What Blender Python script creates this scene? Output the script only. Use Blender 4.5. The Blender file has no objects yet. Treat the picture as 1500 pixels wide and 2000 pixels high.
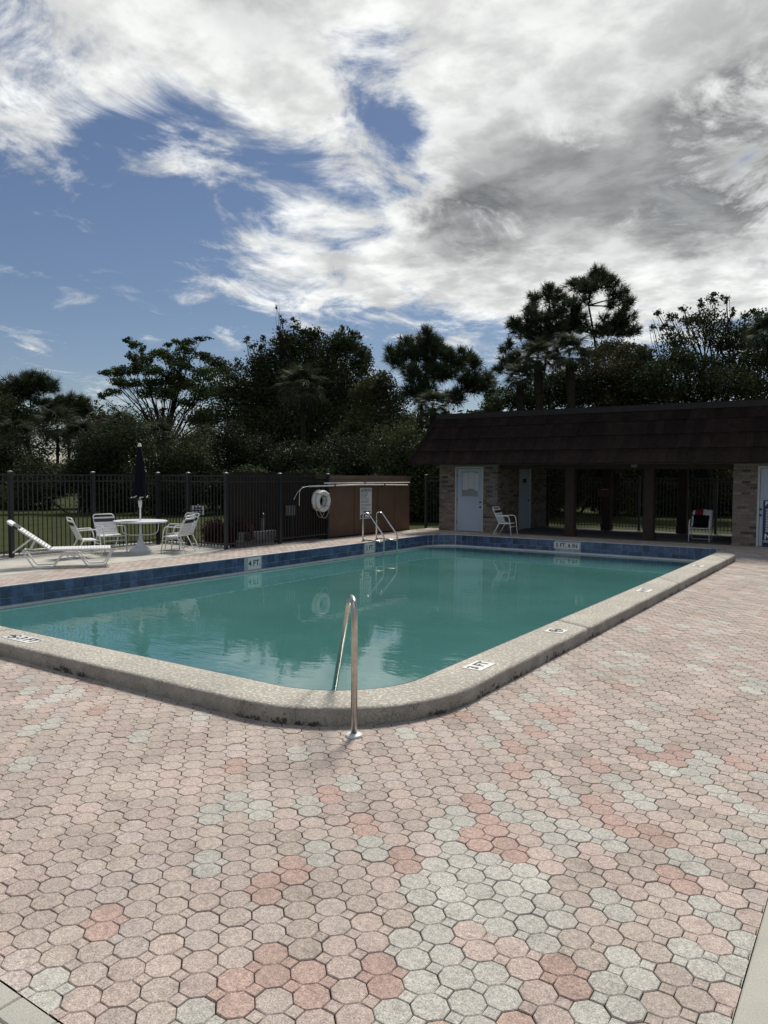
import bpy, bmesh, math, random
import numpy as np
from mathutils import Vector, Matrix
random.seed(7); RNG = np.random.default_rng(7)
S = bpy.context.scene
COL = S.collection
PI = math.pi

# ------------------------------------------------------------------ camera
CAM_H = 1.82                       # above the pool deck (z = 0); the near paving lies at z = GZ
GZ = -0.146
F, PITCH, ROLL, YAW = 1464.34, .04794, .00616, .59148     # focal length in px of a 1500 x 2000 frame
fw = np.array([-math.sin(YAW)*math.cos(PITCH), math.cos(YAW)*math.cos(PITCH), -math.sin(PITCH)])
r0 = np.array([math.cos(YAW), math.sin(YAW), 0]); u0 = np.cross(r0, fw)
rt = r0*math.cos(ROLL)+u0*math.sin(ROLL); up = -r0*math.sin(ROLL)+u0*math.cos(ROLL)
cd = bpy.data.cameras.new('camera'); cam = bpy.data.objects.new('camera', cd); COL.objects.link(cam)
M = Matrix.Identity(4)
for i in range(3):
    M[i][0], M[i][1], M[i][2] = rt[i], up[i], -fw[i]
M[2][3] = CAM_H
cam.matrix_world = M
cd.sensor_width = 36; cd.lens = F/2000*36; cd.clip_end = 2000; cd.clip_start = .05
S.camera = cam

def ray(x, y): return fw*F + rt*(x-750) - up*(y-1000)
def at(x, y, D):
    "world point seen at x, y of the photograph, D metres deep"
    d = ray(x, y)*D/F; return np.array([d[0], d[1], d[2]+CAM_H])

# ------------------------------------------------------------------ light
SUN_EL, SUN_AZ = math.radians(52), -(YAW-math.radians(16))     # azimuth clockwise from +Y
sunv = Vector((math.sin(SUN_AZ)*math.cos(SUN_EL), math.cos(SUN_AZ)*math.cos(SUN_EL), math.sin(SUN_EL)))
sd = bpy.data.lights.new('sun', 'SUN'); sd.energy = 4.2; sd.angle = math.radians(14); sd.color = (1, .94, .85)
so = bpy.data.objects.new('sun', sd); COL.objects.link(so); so.rotation_euler = (-sunv).to_track_quat('-Z', 'Y').to_euler()
so.location = (0, 0, 60)

class NT:
    "small helper to write node trees"
    def __init__(s, tree): s.t = tree; s.n = tree.nodes; s.l = tree.links
    def node(s, kind, **kw):
        n = s.n.new(kind)
        for k, v in kw.items():
            setattr(n, k, v)
        return n
    def put(s, sock, v):
        if isinstance(v, bpy.types.NodeSocket): s.l.new(v, sock)
        elif v is not None:
            if hasattr(sock.default_value, '__len__') and not hasattr(v, '__len__'): v = (v,)*len(sock.default_value)
            if hasattr(v, '__len__') and len(sock.default_value) == 4 and len(v) == 3: v = (*v, 1)
            sock.default_value = v
    def math(s, op, a, b=None, c=None, clamp=False):
        n = s.node('ShaderNodeMath', operation=op, use_clamp=clamp)
        s.put(n.inputs[0], a)
        if b is not None: s.put(n.inputs[1], b)
        if c is not None: s.put(n.inputs[2], c)
        return n.outputs[0]
    def vec(s, op, a, b=None, scale=None):
        n = s.node('ShaderNodeVectorMath', operation=op); s.put(n.inputs[0], a)
        if b is not None: s.put(n.inputs[1], b)
        if scale is not None: s.put(n.inputs['Scale'], scale)
        return n.outputs[1] if op in ('LENGTH', 'DOT_PRODUCT', 'DISTANCE') else n.outputs[0]
    def noise(s, v, scale, detail=4, rough=.55, dist=0, out=0, dim='3D'):
        n = s.node('ShaderNodeTexNoise', noise_dimensions=dim); s.put(n.inputs['Vector'], v)
        n.inputs['Scale'].default_value = scale; n.inputs['Detail'].default_value = detail
        n.inputs['Roughness'].default_value = rough; n.inputs['Distortion'].default_value = dist
        return n.outputs[out]
    def ramp(s, v, a, b, lo=0., hi=1., smooth=True):
        n = s.node('ShaderNodeMapRange', interpolation_type='SMOOTHSTEP' if smooth else 'LINEAR', clamp=True)
        s.put(n.inputs[0], v)
        for i, q in enumerate((a, b, lo, hi)): s.put(n.inputs[i+1], q)
        return n.outputs[0]
    def mix(s, f, a, b, mode='MIX'):
        n = s.node('ShaderNodeMix', data_type='RGBA', blend_type=mode)
        s.put(n.inputs[0], f); s.put(n.inputs[6], a); s.put(n.inputs[7], b); return n.outputs[2]

W = bpy.data.worlds.new('World'); S.world = W; W.use_nodes = True
def build_sky():
    k = NT(W.node_tree); k.n.clear()
    tc = k.node('ShaderNodeTexCoord'); d = tc.outputs['Generated']
    sky = k.node('ShaderNodeTexSky', sky_type='NISHITA', sun_disc=False, sun_elevation=SUN_EL,
                 sun_rotation=SUN_AZ, altitude=5, air_density=1.0, dust_density=.25, ozone_density=2.2)
    sep = k.node('ShaderNodeSeparateXYZ'); k.put(sep.inputs[0], d)
    x, y, z = sep.outputs
    zc = k.math('MAXIMUM', z, .03)
    flat = k.node('ShaderNodeCombineXYZ'); k.put(flat.inputs[0], k.math('DIVIDE', x, k.math('ADD', zc, .12)))
    k.put(flat.inputs[1], k.math('DIVIDE', y, k.math('ADD', zc, .12)))
    p = flat.outputs[0]                                             # position on the cloud layer
    rot = k.node('ShaderNodeMapping'); k.put(rot.inputs[0], p); rot.inputs['Rotation'].default_value = (0, 0, .5); rot.inputs['Scale'].default_value = (1.12, .90, 1)
    ps = rot.outputs[0]
    w1 = k.vec('SUBTRACT', k.noise(p, 1.5, 3, .6, out=1), (.5, .5, .5))
    w2 = k.vec('SUBTRACT', k.noise(p, 6., 4, .62, out=1), (.5, .5, .5))
    az = k.math('ARCTAN2', x, y); el = k.math('ARCSINE', z)
    sw1 = k.node('ShaderNodeSeparateXYZ'); k.put(sw1.inputs[0], w1)
    sw2 = k.node('ShaderNodeSeparateXYZ'); k.put(sw2.inputs[0], w2)
    az = k.math('ADD', az, k.math('ADD', k.math('MULTIPLY', sw1.outputs[0], .16), k.math('MULTIPLY', sw2.outputs[0], .10)))
    el = k.math('ADD', el, k.math('ADD', k.math('MULTIPLY', sw1.outputs[1], .10), k.math('MULTIPLY', sw2.outputs[1], .06)))
    def bank(px, py, rx, ry):
        "a bank of cloud round one direction of the sky: 1 in its middle, 0 at its rim"
        v = ray(px, py); v = v/np.linalg.norm(v)
        a = math.atan2(v[0], v[1]); e = math.asin(v[2])
        ce = math.cos(e)
        qa = k.math('MULTIPLY', k.math('SUBTRACT', az, a), F*ce/rx)
        qe = k.math('MULTIPLY', k.math('SUBTRACT', el, e), F/ry)
        q = k.math('SQRT', k.math('ADD', k.math('MULTIPLY', qa, qa), k.math('MULTIPLY', qe, qe)))
        return k.ramp(q, 1.35, .1)
    def total(lst):
        acc = None
        for (px, py, rx, ry, am) in lst:
            b = k.math('MULTIPLY', bank(px, py, rx, ry), am)
            acc = b if acc is None else k.math('ADD', acc, b)
        return acc
    cover = total([(120, -20, 620, 170, .62), (560, 90, 260, 190, .60), (1100, 40, 480, 230, .72), (1330, 260, 430, 330, .85), (560, 240, 150, 70, .30),
                   (1010, 460, 380, 150, .66), (640, 480, 300, 90, .60), (30, 280, 170, 90, .52), (130, 190, 200, 60, .28), (640, 590, 330, 60, .48),
                   (1290, 560, 420, 90, .6), (690, 320, 120, 60, .50), (900, 330, 160, 110, .45), (430, 305, 70, 34, .42), (880, 140, 160, 120, .38), (1150, 520, 260, 60, .4),
                   (735, 130, 120, 90, -.78), (770, 270, 120, 95, -.68), (420, 235, 170, 60, -.4), (965, 135, 50, 45, -.7), (640, 300, 90, 50, -.25), (1060, 520, 36, 24, -.4), (300, 430, 330, 120, -.25), (200, 620, 260, 90, -.3)])
    f1 = k.noise(ps, 3.0, 12, .66, .5); f2 = k.noise(p, .55, 3, .5)
    far = k.ramp(f2, .46, .66, 0., .55)                             # more banks of cloud all over the sky
    # outside the part of the sky in view the cover follows the layer's own noise
    vc = ray(760, 400); vc = vc/np.linalg.norm(vc)
    off = k.ramp(k.vec('DOT_PRODUCT', d, tuple(vc)), .80, .62)
    cover = k.math('ADD', cover, k.math('MULTIPLY', far, off))
    dens = k.math('ADD', cover, k.math('MULTIPLY', k.math('SUBTRACT', f1, .49), 3.1))
    alpha = k.ramp(dens, .02, .80)
    thick = k.ramp(dens, .45, 1.25)
    grey = total([(1130, 350, 360, 135, .95), (1470, 250, 170, 170, .75), (930, 440, 150, 90, .5), (1430, 400, 200, 90, .6), (1300, 90, 300, 60, .18), (250, 40, 380, 60, .12), (1100, 580, 300, 30, .2)])
    f3 = k.noise(k.vec('ADD', p, (3.1, 1.7, 0)), 2.6, 6, .55, .3)
    grey = k.math('ADD', grey, k.math('MULTIPLY', k.ramp(f2, .5, .7, 0, .7), off))
    g = k.math('MULTIPLY', k.math('MULTIPLY', grey, thick), k.ramp(f3, .32, .66, 1.15, .5))
    g = k.math('MINIMUM', k.math('ADD', k.math('MULTIPLY', g, .98), k.math('MULTIPLY', k.ramp(f3, .40, .70), .32)), k.ramp(f1, .35, .66, 1., .72))
    lit = k.mix(g, (10.2, 10.3, 10.1), (1.9, 2.0, 2.05))
    f4 = k.noise(k.vec('ADD', p, (1.3, 4.1, 0)), 5.5, 7, .58, .15)
    lit = k.vec('SCALE', lit, scale=k.ramp(f4, .36, .62, .74, 1.05))
    skyc = k.mix(1., sky.outputs[0], (.58, .57, .60), 'MULTIPLY')
    c = k.mix(k.math('MULTIPLY', alpha, .97), skyc, lit)
    bg = k.node('ShaderNodeBackground'); k.put(bg.inputs[0], c); bg.inputs[1].default_value = .1
    o = k.node('ShaderNodeOutputWorld'); k.l.new(bg.outputs[0], o.inputs[0])
build_sky()
S.view_settings.view_transform = 'Standard'; S.view_settings.look = 'None'; S.view_settings.exposure = 0; S.view_settings.gamma = 1
S.view_settings.use_curve_mapping = False

# ------------------------------------------------------------------ materials
MAT = {}
def mat(name, col, rough=.6, metal=0., var=.12, vs=6., fine=0., fs=120., bump=0., bs=60., obj_var=0., tint=False, spec=.5, isl=0., trans=0., world=True):
    m = bpy.data.materials.new(name); m.use_nodes = True; MAT[name] = m
    k = NT(m.node_tree); b = k.n['Principled BSDF']
    pos = k.node('ShaderNodeNewGeometry')
    P = pos.outputs['Position'] if world else k.node('ShaderNodeTexCoord').outputs['Object']
    if tint:
        a = k.node('ShaderNodeAttribute', attribute_name='tint'); c = a.outputs['Color']
    else:
        c = k.mix(0., (*col, 1), (*col, 1))
    val = None
    def mul(x):
        nonlocal val
        val = x if val is None else k.math('MULTIPLY', val, x)
    if var: mul(k.ramp(k.noise(P, vs, 4), .3, .7, 1-var, 1+var, False))
    if fine: mul(k.ramp(k.noise(P, fs, 3, .7), .32, .68, 1-fine, 1+fine, False))
    if obj_var: mul(k.ramp(k.node('ShaderNodeObjectInfo').outputs['Random'], 0, 1, 1-obj_var, 1+obj_var, False))
    if isl: mul(k.ramp(pos.outputs['Random Per Island'], 0, 1, 1-isl, 1+isl, False))
    if val is not None: c = k.vec('SCALE', c, scale=val)
    k.put(b.inputs['Base Color'], c)
    b.inputs['Roughness'].default_value = rough; b.inputs['Metallic'].default_value = metal
    b.inputs['Specular IOR Level'].default_value = spec
    if bump:
        bn = k.node('ShaderNodeBump'); bn.inputs['Strength'].default_value = bump; bn.inputs['Distance'].default_value = .01
        k.put(bn.inputs['Height'], k.noise(P, bs, 4, .65)); k.put(b.inputs['Normal'], bn.outputs[0])
    if trans:
        t = k.node('ShaderNodeBsdfTranslucent'); k.put(t.inputs[0], c)
        mx = k.node('ShaderNodeMixShader'); mx.inputs[0].default_value = trans
        k.l.new(b.outputs[0], mx.inputs[1]); k.l.new(t.outputs[0], mx.inputs[2])
        k.l.new(mx.outputs[0], k.n['Material Output'].inputs[0])
    return m

mat('lawn', (.034, .042, .010), .95, var=.35, vs=1.3, fine=.45, fs=26, bump=.6, bs=30, spec=.1)
mat('sand', (.018, .015, .012), .95, var=.3, vs=20)
mat('slab', (.46, .45, .40), .85, var=.16, vs=2.2, fine=.10, fs=160, bump=.12, bs=120, spec=.25)
mat('walk', (.42, .41, .36), .88, var=.08, vs=4, fine=.22, fs=190, bump=.3, bs=170, spec=.25)
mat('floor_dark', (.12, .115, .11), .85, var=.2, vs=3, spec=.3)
mat('grout', (.34, .39, .44), .8, var=.2, vs=9)
mat('plaster', (.55, .60, .58), .7, var=.1, vs=3)
mat('trim', (.62, .64, .62), .5, var=.12, vs=5)
mat('tile', (.060, .095, .185), .14, var=.35, vs=9, fine=.18, fs=45, obj_var=.35, spec=.6)
mat('steel', (.62, .60, .57), .20, 1., var=.08, vs=14, fine=.05, fs=90)
mat('steel_old', (.52, .50, .46), .30, 1., var=.18, vs=12, fine=.08, fs=90)
mat('plastic_white', (.68, .68, .66), .45, var=.06, vs=15)
mat('frame_white', (.74, .74, .72), .38, var=.06, vs=20)
mat('strap_white', (.72, .73, .74), .5, var=.07, vs=12)
mat('strap_navy', (.012, .014, .028), .6, var=.1)
mat('navy_cloth', (.004, .004, .010), .85, var=.2, vs=8, spec=.2)
mat('cloth_white', (.62, .62, .62), .9)
mat('table_white', (.60, .62, .66), .5, var=.06, vs=9)
mat('fence_black', (.020, .021, .023), .38, var=.1, vs=8)
mat('cap', (.18, .18, .18), .3)
mat('wood_brown', (.118, .074, .048), .75, var=.14, vs=2.5, fine=.12, fs=60, spec=.3)
mat('wood_trim', (.165, .105, .075), .75, var=.14, vs=3, spec=.3)
mat('wall_dark', (.030, .022, .016), .8, var=.2, vs=3, spec=.2)
mat('post_brown', (.042, .027, .021), .7, var=.2, vs=5, fine=.12, fs=40, spec=.3)
mat('shingle', (.018, .0115, .0100), .9, var=.3, vs=7, fine=.3, fs=60, obj_var=.28, bump=.4, bs=70, spec=.12)
mat('roof_trim', (.022, .018, .018), .7, var=.2, vs=5, spec=.3)
mat('soffit', (.030, .022, .018), .8, spec=.2)
mat('mortar', (.21, .195, .175), .95, var=.15, vs=20)
mat('brick', (1, 1, 1), .92, var=.22, vs=30, fine=.15, fs=140, tint=True, bump=.35, bs=90, spec=.2)
mat('door', (.40, .47, .57), .45, var=.05, vs=2, spec=.4)
mat('door_frame', (.47, .47, .45), .55, var=.06)
mat('paper', (.52, .53, .55), .8, var=.05, vs=8)
mat('glass_dark', (.25, .27, .29), .15, var=.1)
mat('metal_dark', (.06, .06, .06), .35, .8)
mat('sign_white', (.66, .67, .64), .5, var=.05, vs=8)
mat('sign_navy', (.012, .014, .085), .45)
mat('ink', (.012, .012, .016), .6, var=0)
mat('ink_grey', (.16, .17, .20), .7, var=0)
mat('ink_white', (.72, .72, .74), .6, var=0)
mat('ring_white', (.58, .58, .57), .6, var=.12, vs=10)
mat('rope', (.40, .38, .34), .9)
mat('pole_white', (.62, .60, .57), .4)
mat('block', (.19, .19, .185), .9, var=.15, vs=12, fine=.15, fs=90, obj_var=.15)
mat('edging', (.52, .52, .49), .9, var=.2, vs=12, obj_var=.2)
mat('red_cloth', (.20, .010, .022), .9)
mat('box_red', (.085, .028, .020), .7)
mat('bark', (.026, .021, .018), .95, var=.35, vs=5, fine=.3, fs=25, bump=.5, bs=18, spec=.1)
mat('bark_pine', (.034, .025, .021), .95, var=.35, vs=4, fine=.3, fs=22, bump=.5, bs=14, spec=.1)
mat('palm_bark', (.030, .025, .020), .95, var=.35, vs=9, spec=.1)
LEAF = dict(rough=.7, spec=.12, var=.35, vs=.55, isl=.3, trans=.15)
mat('leaf_oak', (.050, .066, .027), **LEAF)
mat('leaf_olive', (.066, .072, .029), **LEAF)
mat('leaf_green', (.066, .092, .030), **LEAF)
mat('leaf_brown', (.066, .063, .029), **LEAF)
mat('needle', (.048, .066, .030), rough=.6, spec=.25, var=.3, vs=.8, isl=.45, trans=.15)
mat('frond', (.055, .068, .038), rough=.65, spec=.12, var=.3, vs=1.2, obj_var=.25, trans=.2)
mat('frond_dead', (.070, .052, .034), rough=.9, spec=.1, var=.3, vs=3)
mat('leaf_dark', (.030, .040, .018), **LEAF)
mat('red_shrub', (.060, .026, .022), **LEAF)

def paver_material():
    m = mat('paver', (1, 1, 1), .9, var=0, tint=True, spec=.25)
    k = NT(m.node_tree); b = k.n['Principled BSDF']
    P = k.node('ShaderNodeNewGeometry').outputs['Position']
    c = k.node('ShaderNodeAttribute', attribute_name='tint').outputs['Color']
    fine = k.noise(P, 150, 3, .75); mid = k.noise(P, 42, 4, .7); big = k.noise(P, 1.1, 4, .6); stain = k.noise(P, 7, 5, .62)
    v = k.math('MULTIPLY', k.ramp(fine, .32, .68, .50, 1.42, False), k.ramp(mid, .3, .7, .72, 1.22, False))
    v = k.math('MULTIPLY', v, k.ramp(big, .3, .7, .88, 1.08, False))
    v = k.math('MULTIPLY', v, k.ramp(stain, .28, .50, .80, 1.0))
    dark = k.ramp(k.noise(P, 120, 2, .5), .66, .74, 1., .45)        # dark grains of the aggregate
    v = k.math('MULTIPLY', v, dark)
    c = k.vec('SCALE', c, scale=v)
    lich = k.math('MULTIPLY', k.ramp(k.noise(P, 16, 5, .7), .58, .72), .35)
    c = k.mix(lich, c, (.34, .33, .25, 1))
    white = k.ramp(k.noise(k.vec('ADD', P, (5, 2, 1)), 135, 1, .5), .73, .78)
    c = k.mix(k.math('MULTIPLY', white, .6), c, (.72, .68, .62, 1))
    k.put(b.inputs['Base Color'], c)
    bn = k.node('ShaderNodeBump'); bn.inputs['Strength'].default_value = .55; bn.inputs['Distance'].default_value = .004
    k.put(bn.inputs['Height'], k.math('ADD', fine, mid)); k.put(b.inputs['Normal'], bn.outputs[0])
paver_material()

def coping_material():
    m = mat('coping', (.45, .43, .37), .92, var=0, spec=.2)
    k = NT(m.node_tree); b = k.n['Principled BSDF']
    g = k.node('ShaderNodeNewGeometry'); P = g.outputs['Position']
    nz = k.node('ShaderNodeSeparateXYZ'); k.put(nz.inputs[0], g.outputs['True Normal'])
    pz = k.node('ShaderNodeSeparateXYZ'); k.put(pz.inputs[0], P)
    spl = k.noise(P, 36, 4, .62, .4)                               # knock-down texture: pale splashes of topping
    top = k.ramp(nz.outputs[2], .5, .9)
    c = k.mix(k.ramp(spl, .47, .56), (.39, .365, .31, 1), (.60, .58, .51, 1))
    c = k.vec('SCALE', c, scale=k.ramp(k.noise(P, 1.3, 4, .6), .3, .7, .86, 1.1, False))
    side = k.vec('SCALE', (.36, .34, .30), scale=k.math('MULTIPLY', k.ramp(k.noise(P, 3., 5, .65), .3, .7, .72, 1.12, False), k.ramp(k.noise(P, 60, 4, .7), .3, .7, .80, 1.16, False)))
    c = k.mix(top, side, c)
    vo = k.node('ShaderNodeTexVoronoi', feature='DISTANCE_TO_EDGE'); vo.inputs['Scale'].default_value = 24
    k.put(vo.inputs['Vector'], k.vec('ADD', P, k.vec('SCALE', k.noise(P, 18, 3, .6, out=1), scale=.06)))
    crack = k.math('MULTIPLY', k.ramp(vo.outputs[0], .045, .0), k.ramp(k.noise(P, 3.1, 3, .6), .50, .62))
    low = k.ramp(pz.outputs[2], -.055, -.15)
    mil = k.math('MULTIPLY', k.ramp(k.math('ADD', k.noise(P, 13, 6, .72), k.math('MULTIPLY', low, .16)), .60, .68), k.ramp(k.noise(P, 1.7, 3, .5), .44, .58))
    dirt = k.math('MULTIPLY', k.math('MAXIMUM', crack, mil), k.math('SUBTRACT', 1, top))
    c = k.mix(k.math('MULTIPLY', dirt, .85), c, (.03, .028, .024, 1))
    k.put(b.inputs['Base Color'], c)
    bn = k.node('ShaderNodeBump'); bn.inputs['Strength'].default_value = .6; bn.inputs['Distance'].default_value = .006
    k.put(bn.inputs['Height'], k.math('ADD', k.ramp(spl, .46, .58), k.math('MULTIPLY', k.noise(P, 140, 3, .7), .5))); k.put(b.inputs['Normal'], bn.outputs[0])
coping_material()

def water_material():
    m = bpy.data.materials.new('water'); m.use_nodes = True; MAT['water'] = m
    k = NT(m.node_tree); k.n.remove(k.n['Principled BSDF']); out = k.n['Material Output']
    P = k.node('ShaderNodeNewGeometry').outputs['Position']
    mp = k.node('ShaderNodeMapping'); k.put(mp.inputs[0], P); mp.inputs['Rotation'].default_value = (0, 0, -YAW); mp.inputs['Scale'].default_value = (.62, 1.25, 1)
    a = k.noise(mp.outputs[0], 2.6, 3, .5, .3); bb = k.noise(mp.outputs[0], 8.5, 3, .55, .5)
    gust = k.ramp(k.noise(P, .28, 2, .5), .40, .62, .25, 1.)
    # ripples are livelier at the shallow end and round the ladder
    sx = k.node('ShaderNodeSeparateXYZ'); k.put(sx.inputs[0], P)
    near = k.ramp(sx.outputs[1], 11.5, 6., .35, 1.)
    h = k.math('MULTIPLY', k.math('ADD', a, k.math('MULTIPLY', bb, .26)), k.math('MULTIPLY', gust, near))
    bn = k.node('ShaderNodeBump'); bn.inputs['Strength'].default_value = 1.; bn.inputs['Distance'].default_value = .0062
    k.put(bn.inputs['Height'], h)
    N = bn.outputs[0]
    col = k.mix(k.ramp(k.noise(P, .5, 3, .5), .3, .7), (.076, .232, .218, 1), (.096, .276, .262, 1))
    dif = k.node('ShaderNodeBsdfDiffuse'); k.put(dif.inputs[0], col)
    tr = k.node('ShaderNodeBsdfTransparent'); k.put(tr.inputs[0], (.25, .72, .66, 1))
    body = k.node('ShaderNodeMixShader'); body.inputs[0].default_value = .22
    k.l.new(dif.outputs[0], body.inputs[1]); k.l.new(tr.outputs[0], body.inputs[2])
    gl = k.node('ShaderNodeBsdfGlossy'); gl.inputs['Roughness'].default_value = .02; k.put(gl.inputs['Normal'], N)
    fr = k.node('ShaderNodeFresnel'); fr.inputs[0].default_value = 1.9; k.put(fr.inputs['Normal'], N)
    mx = k.node('ShaderNodeMixShader'); k.l.new(fr.outputs[0], mx.inputs[0])
    k.l.new(body.outputs[0], mx.inputs[1]); k.l.new(gl.outputs[0], mx.inputs[2])
    k.l.new(mx.outputs[0], out.inputs[0])
water_material()

# ------------------------------------------------------------------ geometry helpers
def tag(o, label=None, cat=None, group=None, kind=None):
    if label: o['label'] = label
    if cat: o['category'] = cat
    if group: o['group'] = group
    if kind: o['kind'] = kind
    return o
def link(name, me, m=None, parent=None, loc=(0, 0, 0), rot=(0, 0, 0)):
    o = bpy.data.objects.new(name, me); COL.objects.link(o)
    if me is not None and m is not None and not me.materials: me.materials.append(MAT[m])
    o.location = loc; o.rotation_euler = rot
    if parent is not None: o.parent = parent
    return o
def thing(name, label, cat, loc=(0, 0, 0), rz=0., group=None):
    return tag(link(name, None, loc=loc, rot=(0, 0, rz)), label, cat, group)
def copy_tree(o, parent=None):
    c = o.copy(); COL.objects.link(c); c.parent = parent
    for ch in list(o.children): copy_tree(ch, c)
    return c
def mesh_np(name, V, Fc, m=None, smooth=False):
    V = np.asarray(V, np.float32); Fc = np.asarray(Fc, np.int32)
    me = bpy.data.meshes.new(name); n, kk = Fc.shape
    me.vertices.add(len(V)); me.vertices.foreach_set('co', V.ravel())
    me.loops.add(n*kk); me.loops.foreach_set('vertex_index', Fc.ravel())
    me.polygons.add(n); me.polygons.foreach_set('loop_start', np.arange(0, n*kk, kk, dtype=np.int32))
    me.polygons.foreach_set('loop_total', np.full(n, kk, np.int32))
    me.polygons.foreach_set('use_smooth', np.full(n, smooth, bool))
    me.update(); me.validate()
    if m: me.materials.append(MAT[m])
    return me
def set_tint(me, cols):
    "cols: one colour for the whole mesh, or one per vertex"
    a = me.color_attributes.new('tint', 'FLOAT_COLOR', 'POINT'); n = len(me.vertices)
    cols = np.asarray(cols, np.float32)
    if cols.ndim == 1: cols = np.tile(cols, (n, 1))
    a.data.foreach_set('color', np.hstack([cols, np.ones((n, 1), np.float32)]).astype(np.float32).ravel())

class MB:
    def __init__(s): s.v = []; s.f = []
    def add(s, vs, fs):
        o = len(s.v); s.v += [tuple(v) for v in vs]; s.f += [tuple(i+o for i in f) for f in fs]; return s
    def box(s, x0, x1, y0, y1, z0, z1):
        return s.add([(x, y, z) for z in (z0, z1) for y in (y0, y1) for x in (x0, x1)],
                     [(0, 2, 3, 1), (4, 5, 7, 6), (0, 1, 5, 4), (2, 6, 7, 3), (0, 4, 6, 2), (1, 3, 7, 5)])
    def bbox(s, x0, x1, y0, y1, z0, z1, b=.006):
        "box with bevelled top and vertical edges"
        def ringp(i, z): return [(x0+i, y0+b, z), (x0+b, y0+i, z), (x1-b, y0+i, z), (x1-i, y0+b, z), (x1-i, y1-b, z), (x1-b, y1-i, z), (x0+b, y1-i, z), (x0+i, y1-b, z)]
        V = ringp(0, z0)+ringp(0, z1-b)+ringp(b*.9, z1)
        Fs = [tuple(range(7, -1, -1)), tuple(range(16, 24))]
        for q in (0, 8):
            for i in range(8): j = (i+1) % 8; Fs.append((q+i, q+j, q+8+j, q+8+i))
        return s.add(V, Fs)
    def tube(s, path, r, n=8, closed=False, cap=True):
        P = [Vector(p) for p in path]; m = len(P); rr = r if hasattr(r, '__len__') else [r]*m
        T = []
        for i in range(m):
            a = P[i-1] if (i > 0 or closed) else P[i]; b = P[(i+1) % m] if (i < m-1 or closed) else P[i]
            T.append((b-a).normalized() if (b-a).length > 1e-9 else Vector((0, 0, 1)))
        ref = Vector((0, 0, 1)) if abs(T[0].z) < .9 else Vector((1, 0, 0))
        N = (ref - T[0]*ref.dot(T[0])).normalized(); V = []
        for i in range(m):
            N = (N - T[i]*N.dot(T[i]))
            N = N.normalized() if N.length > 1e-6 else T[i].orthogonal().normalized()
            B = T[i].cross(N)
            for j in range(n):
                a = 2*PI*j/n; V.append(P[i] + (N*math.cos(a)+B*math.sin(a))*rr[i])
        Fs = []
        for i in range(m if closed else m-1):
            for j in range(n):
                a = i*n+j; b = i*n+(j+1) % n; c = ((i+1) % m)*n+(j+1) % n; d = ((i+1) % m)*n+j
                Fs.append((a, b, c, d))
        if cap and not closed:
            Fs.append(tuple(range(n-1, -1, -1))); Fs.append(tuple((m-1)*n+j for j in range(n)))
        return s.add(V, Fs)
    def lathe(s, prof, n=20, c=(0, 0), rf=None):
        V = []
        for (r, z) in prof:
            for j in range(n):
                a = 2*PI*j/n; q = r*(rf(j, n, z) if rf else 1)
                V.append((c[0]+q*math.cos(a), c[1]+q*math.sin(a), z))
        Fs = [(i*n+j, i*n+(j+1) % n, (i+1)*n+(j+1) % n, (i+1)*n+j) for i in range(len(prof)-1) for j in range(n)]
        Fs.append(tuple(range(n-1, -1, -1))); Fs.append(tuple((len(prof)-1)*n+j for j in range(n)))
        return s.add(V, Fs)
    def mesh(s, name, m=None, smooth=False):
        me = bpy.data.meshes.new(name); me.from_pydata(s.v, [], s.f); me.update()
        if m: me.materials.append(MAT[m])
        if smooth: me.shade_smooth() if hasattr(me, 'shade_smooth') else None
        return me
    def build(s, name, m, parent=None, loc=(0, 0, 0), rot=(0, 0, 0), smooth=False):
        return link(name, s.mesh(name, m, smooth), None, parent, loc, rot)

def fillet(pts, r, n=5):
    "polyline with its inner corners rounded"
    P = [Vector(p) for p in pts]; out = [P[0]]
    for i in range(1, len(P)-1):
        a, b, c = P[i-1], P[i], P[i+1]
        u = (a-b); v = (c-b); rr = min(r, u.length*.49, v.length*.49)
        p, q = b+u.normalized()*rr, b+v.normalized()*rr
        for j in range(n+1):
            t = j/n; out.append(p*(1-t)**2 + b*2*t*(1-t) + q*t*t)
    out.append(P[-1]); return out

def text_mesh(txt, size, m, bold=0., extr=.0012, align='CENTER'):
    cu = bpy.data.curves.new('lettering', 'FONT'); cu.body = txt; cu.size = size; cu.extrude = extr; cu.offset = bold
    cu.align_x = align; cu.align_y = 'CENTER'; cu.resolution_u = 3
    o = bpy.data.objects.new('lettering', cu); COL.objects.link(o)
    dg = bpy.context.evaluated_depsgraph_get(); me = bpy.data.meshes.new_from_object(o.evaluated_get(dg)); me.name = 'lettering'
    bpy.data.objects.remove(o); bpy.data.curves.remove(cu)
    me.materials.clear(); me.materials.append(MAT[m]); return me

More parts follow.
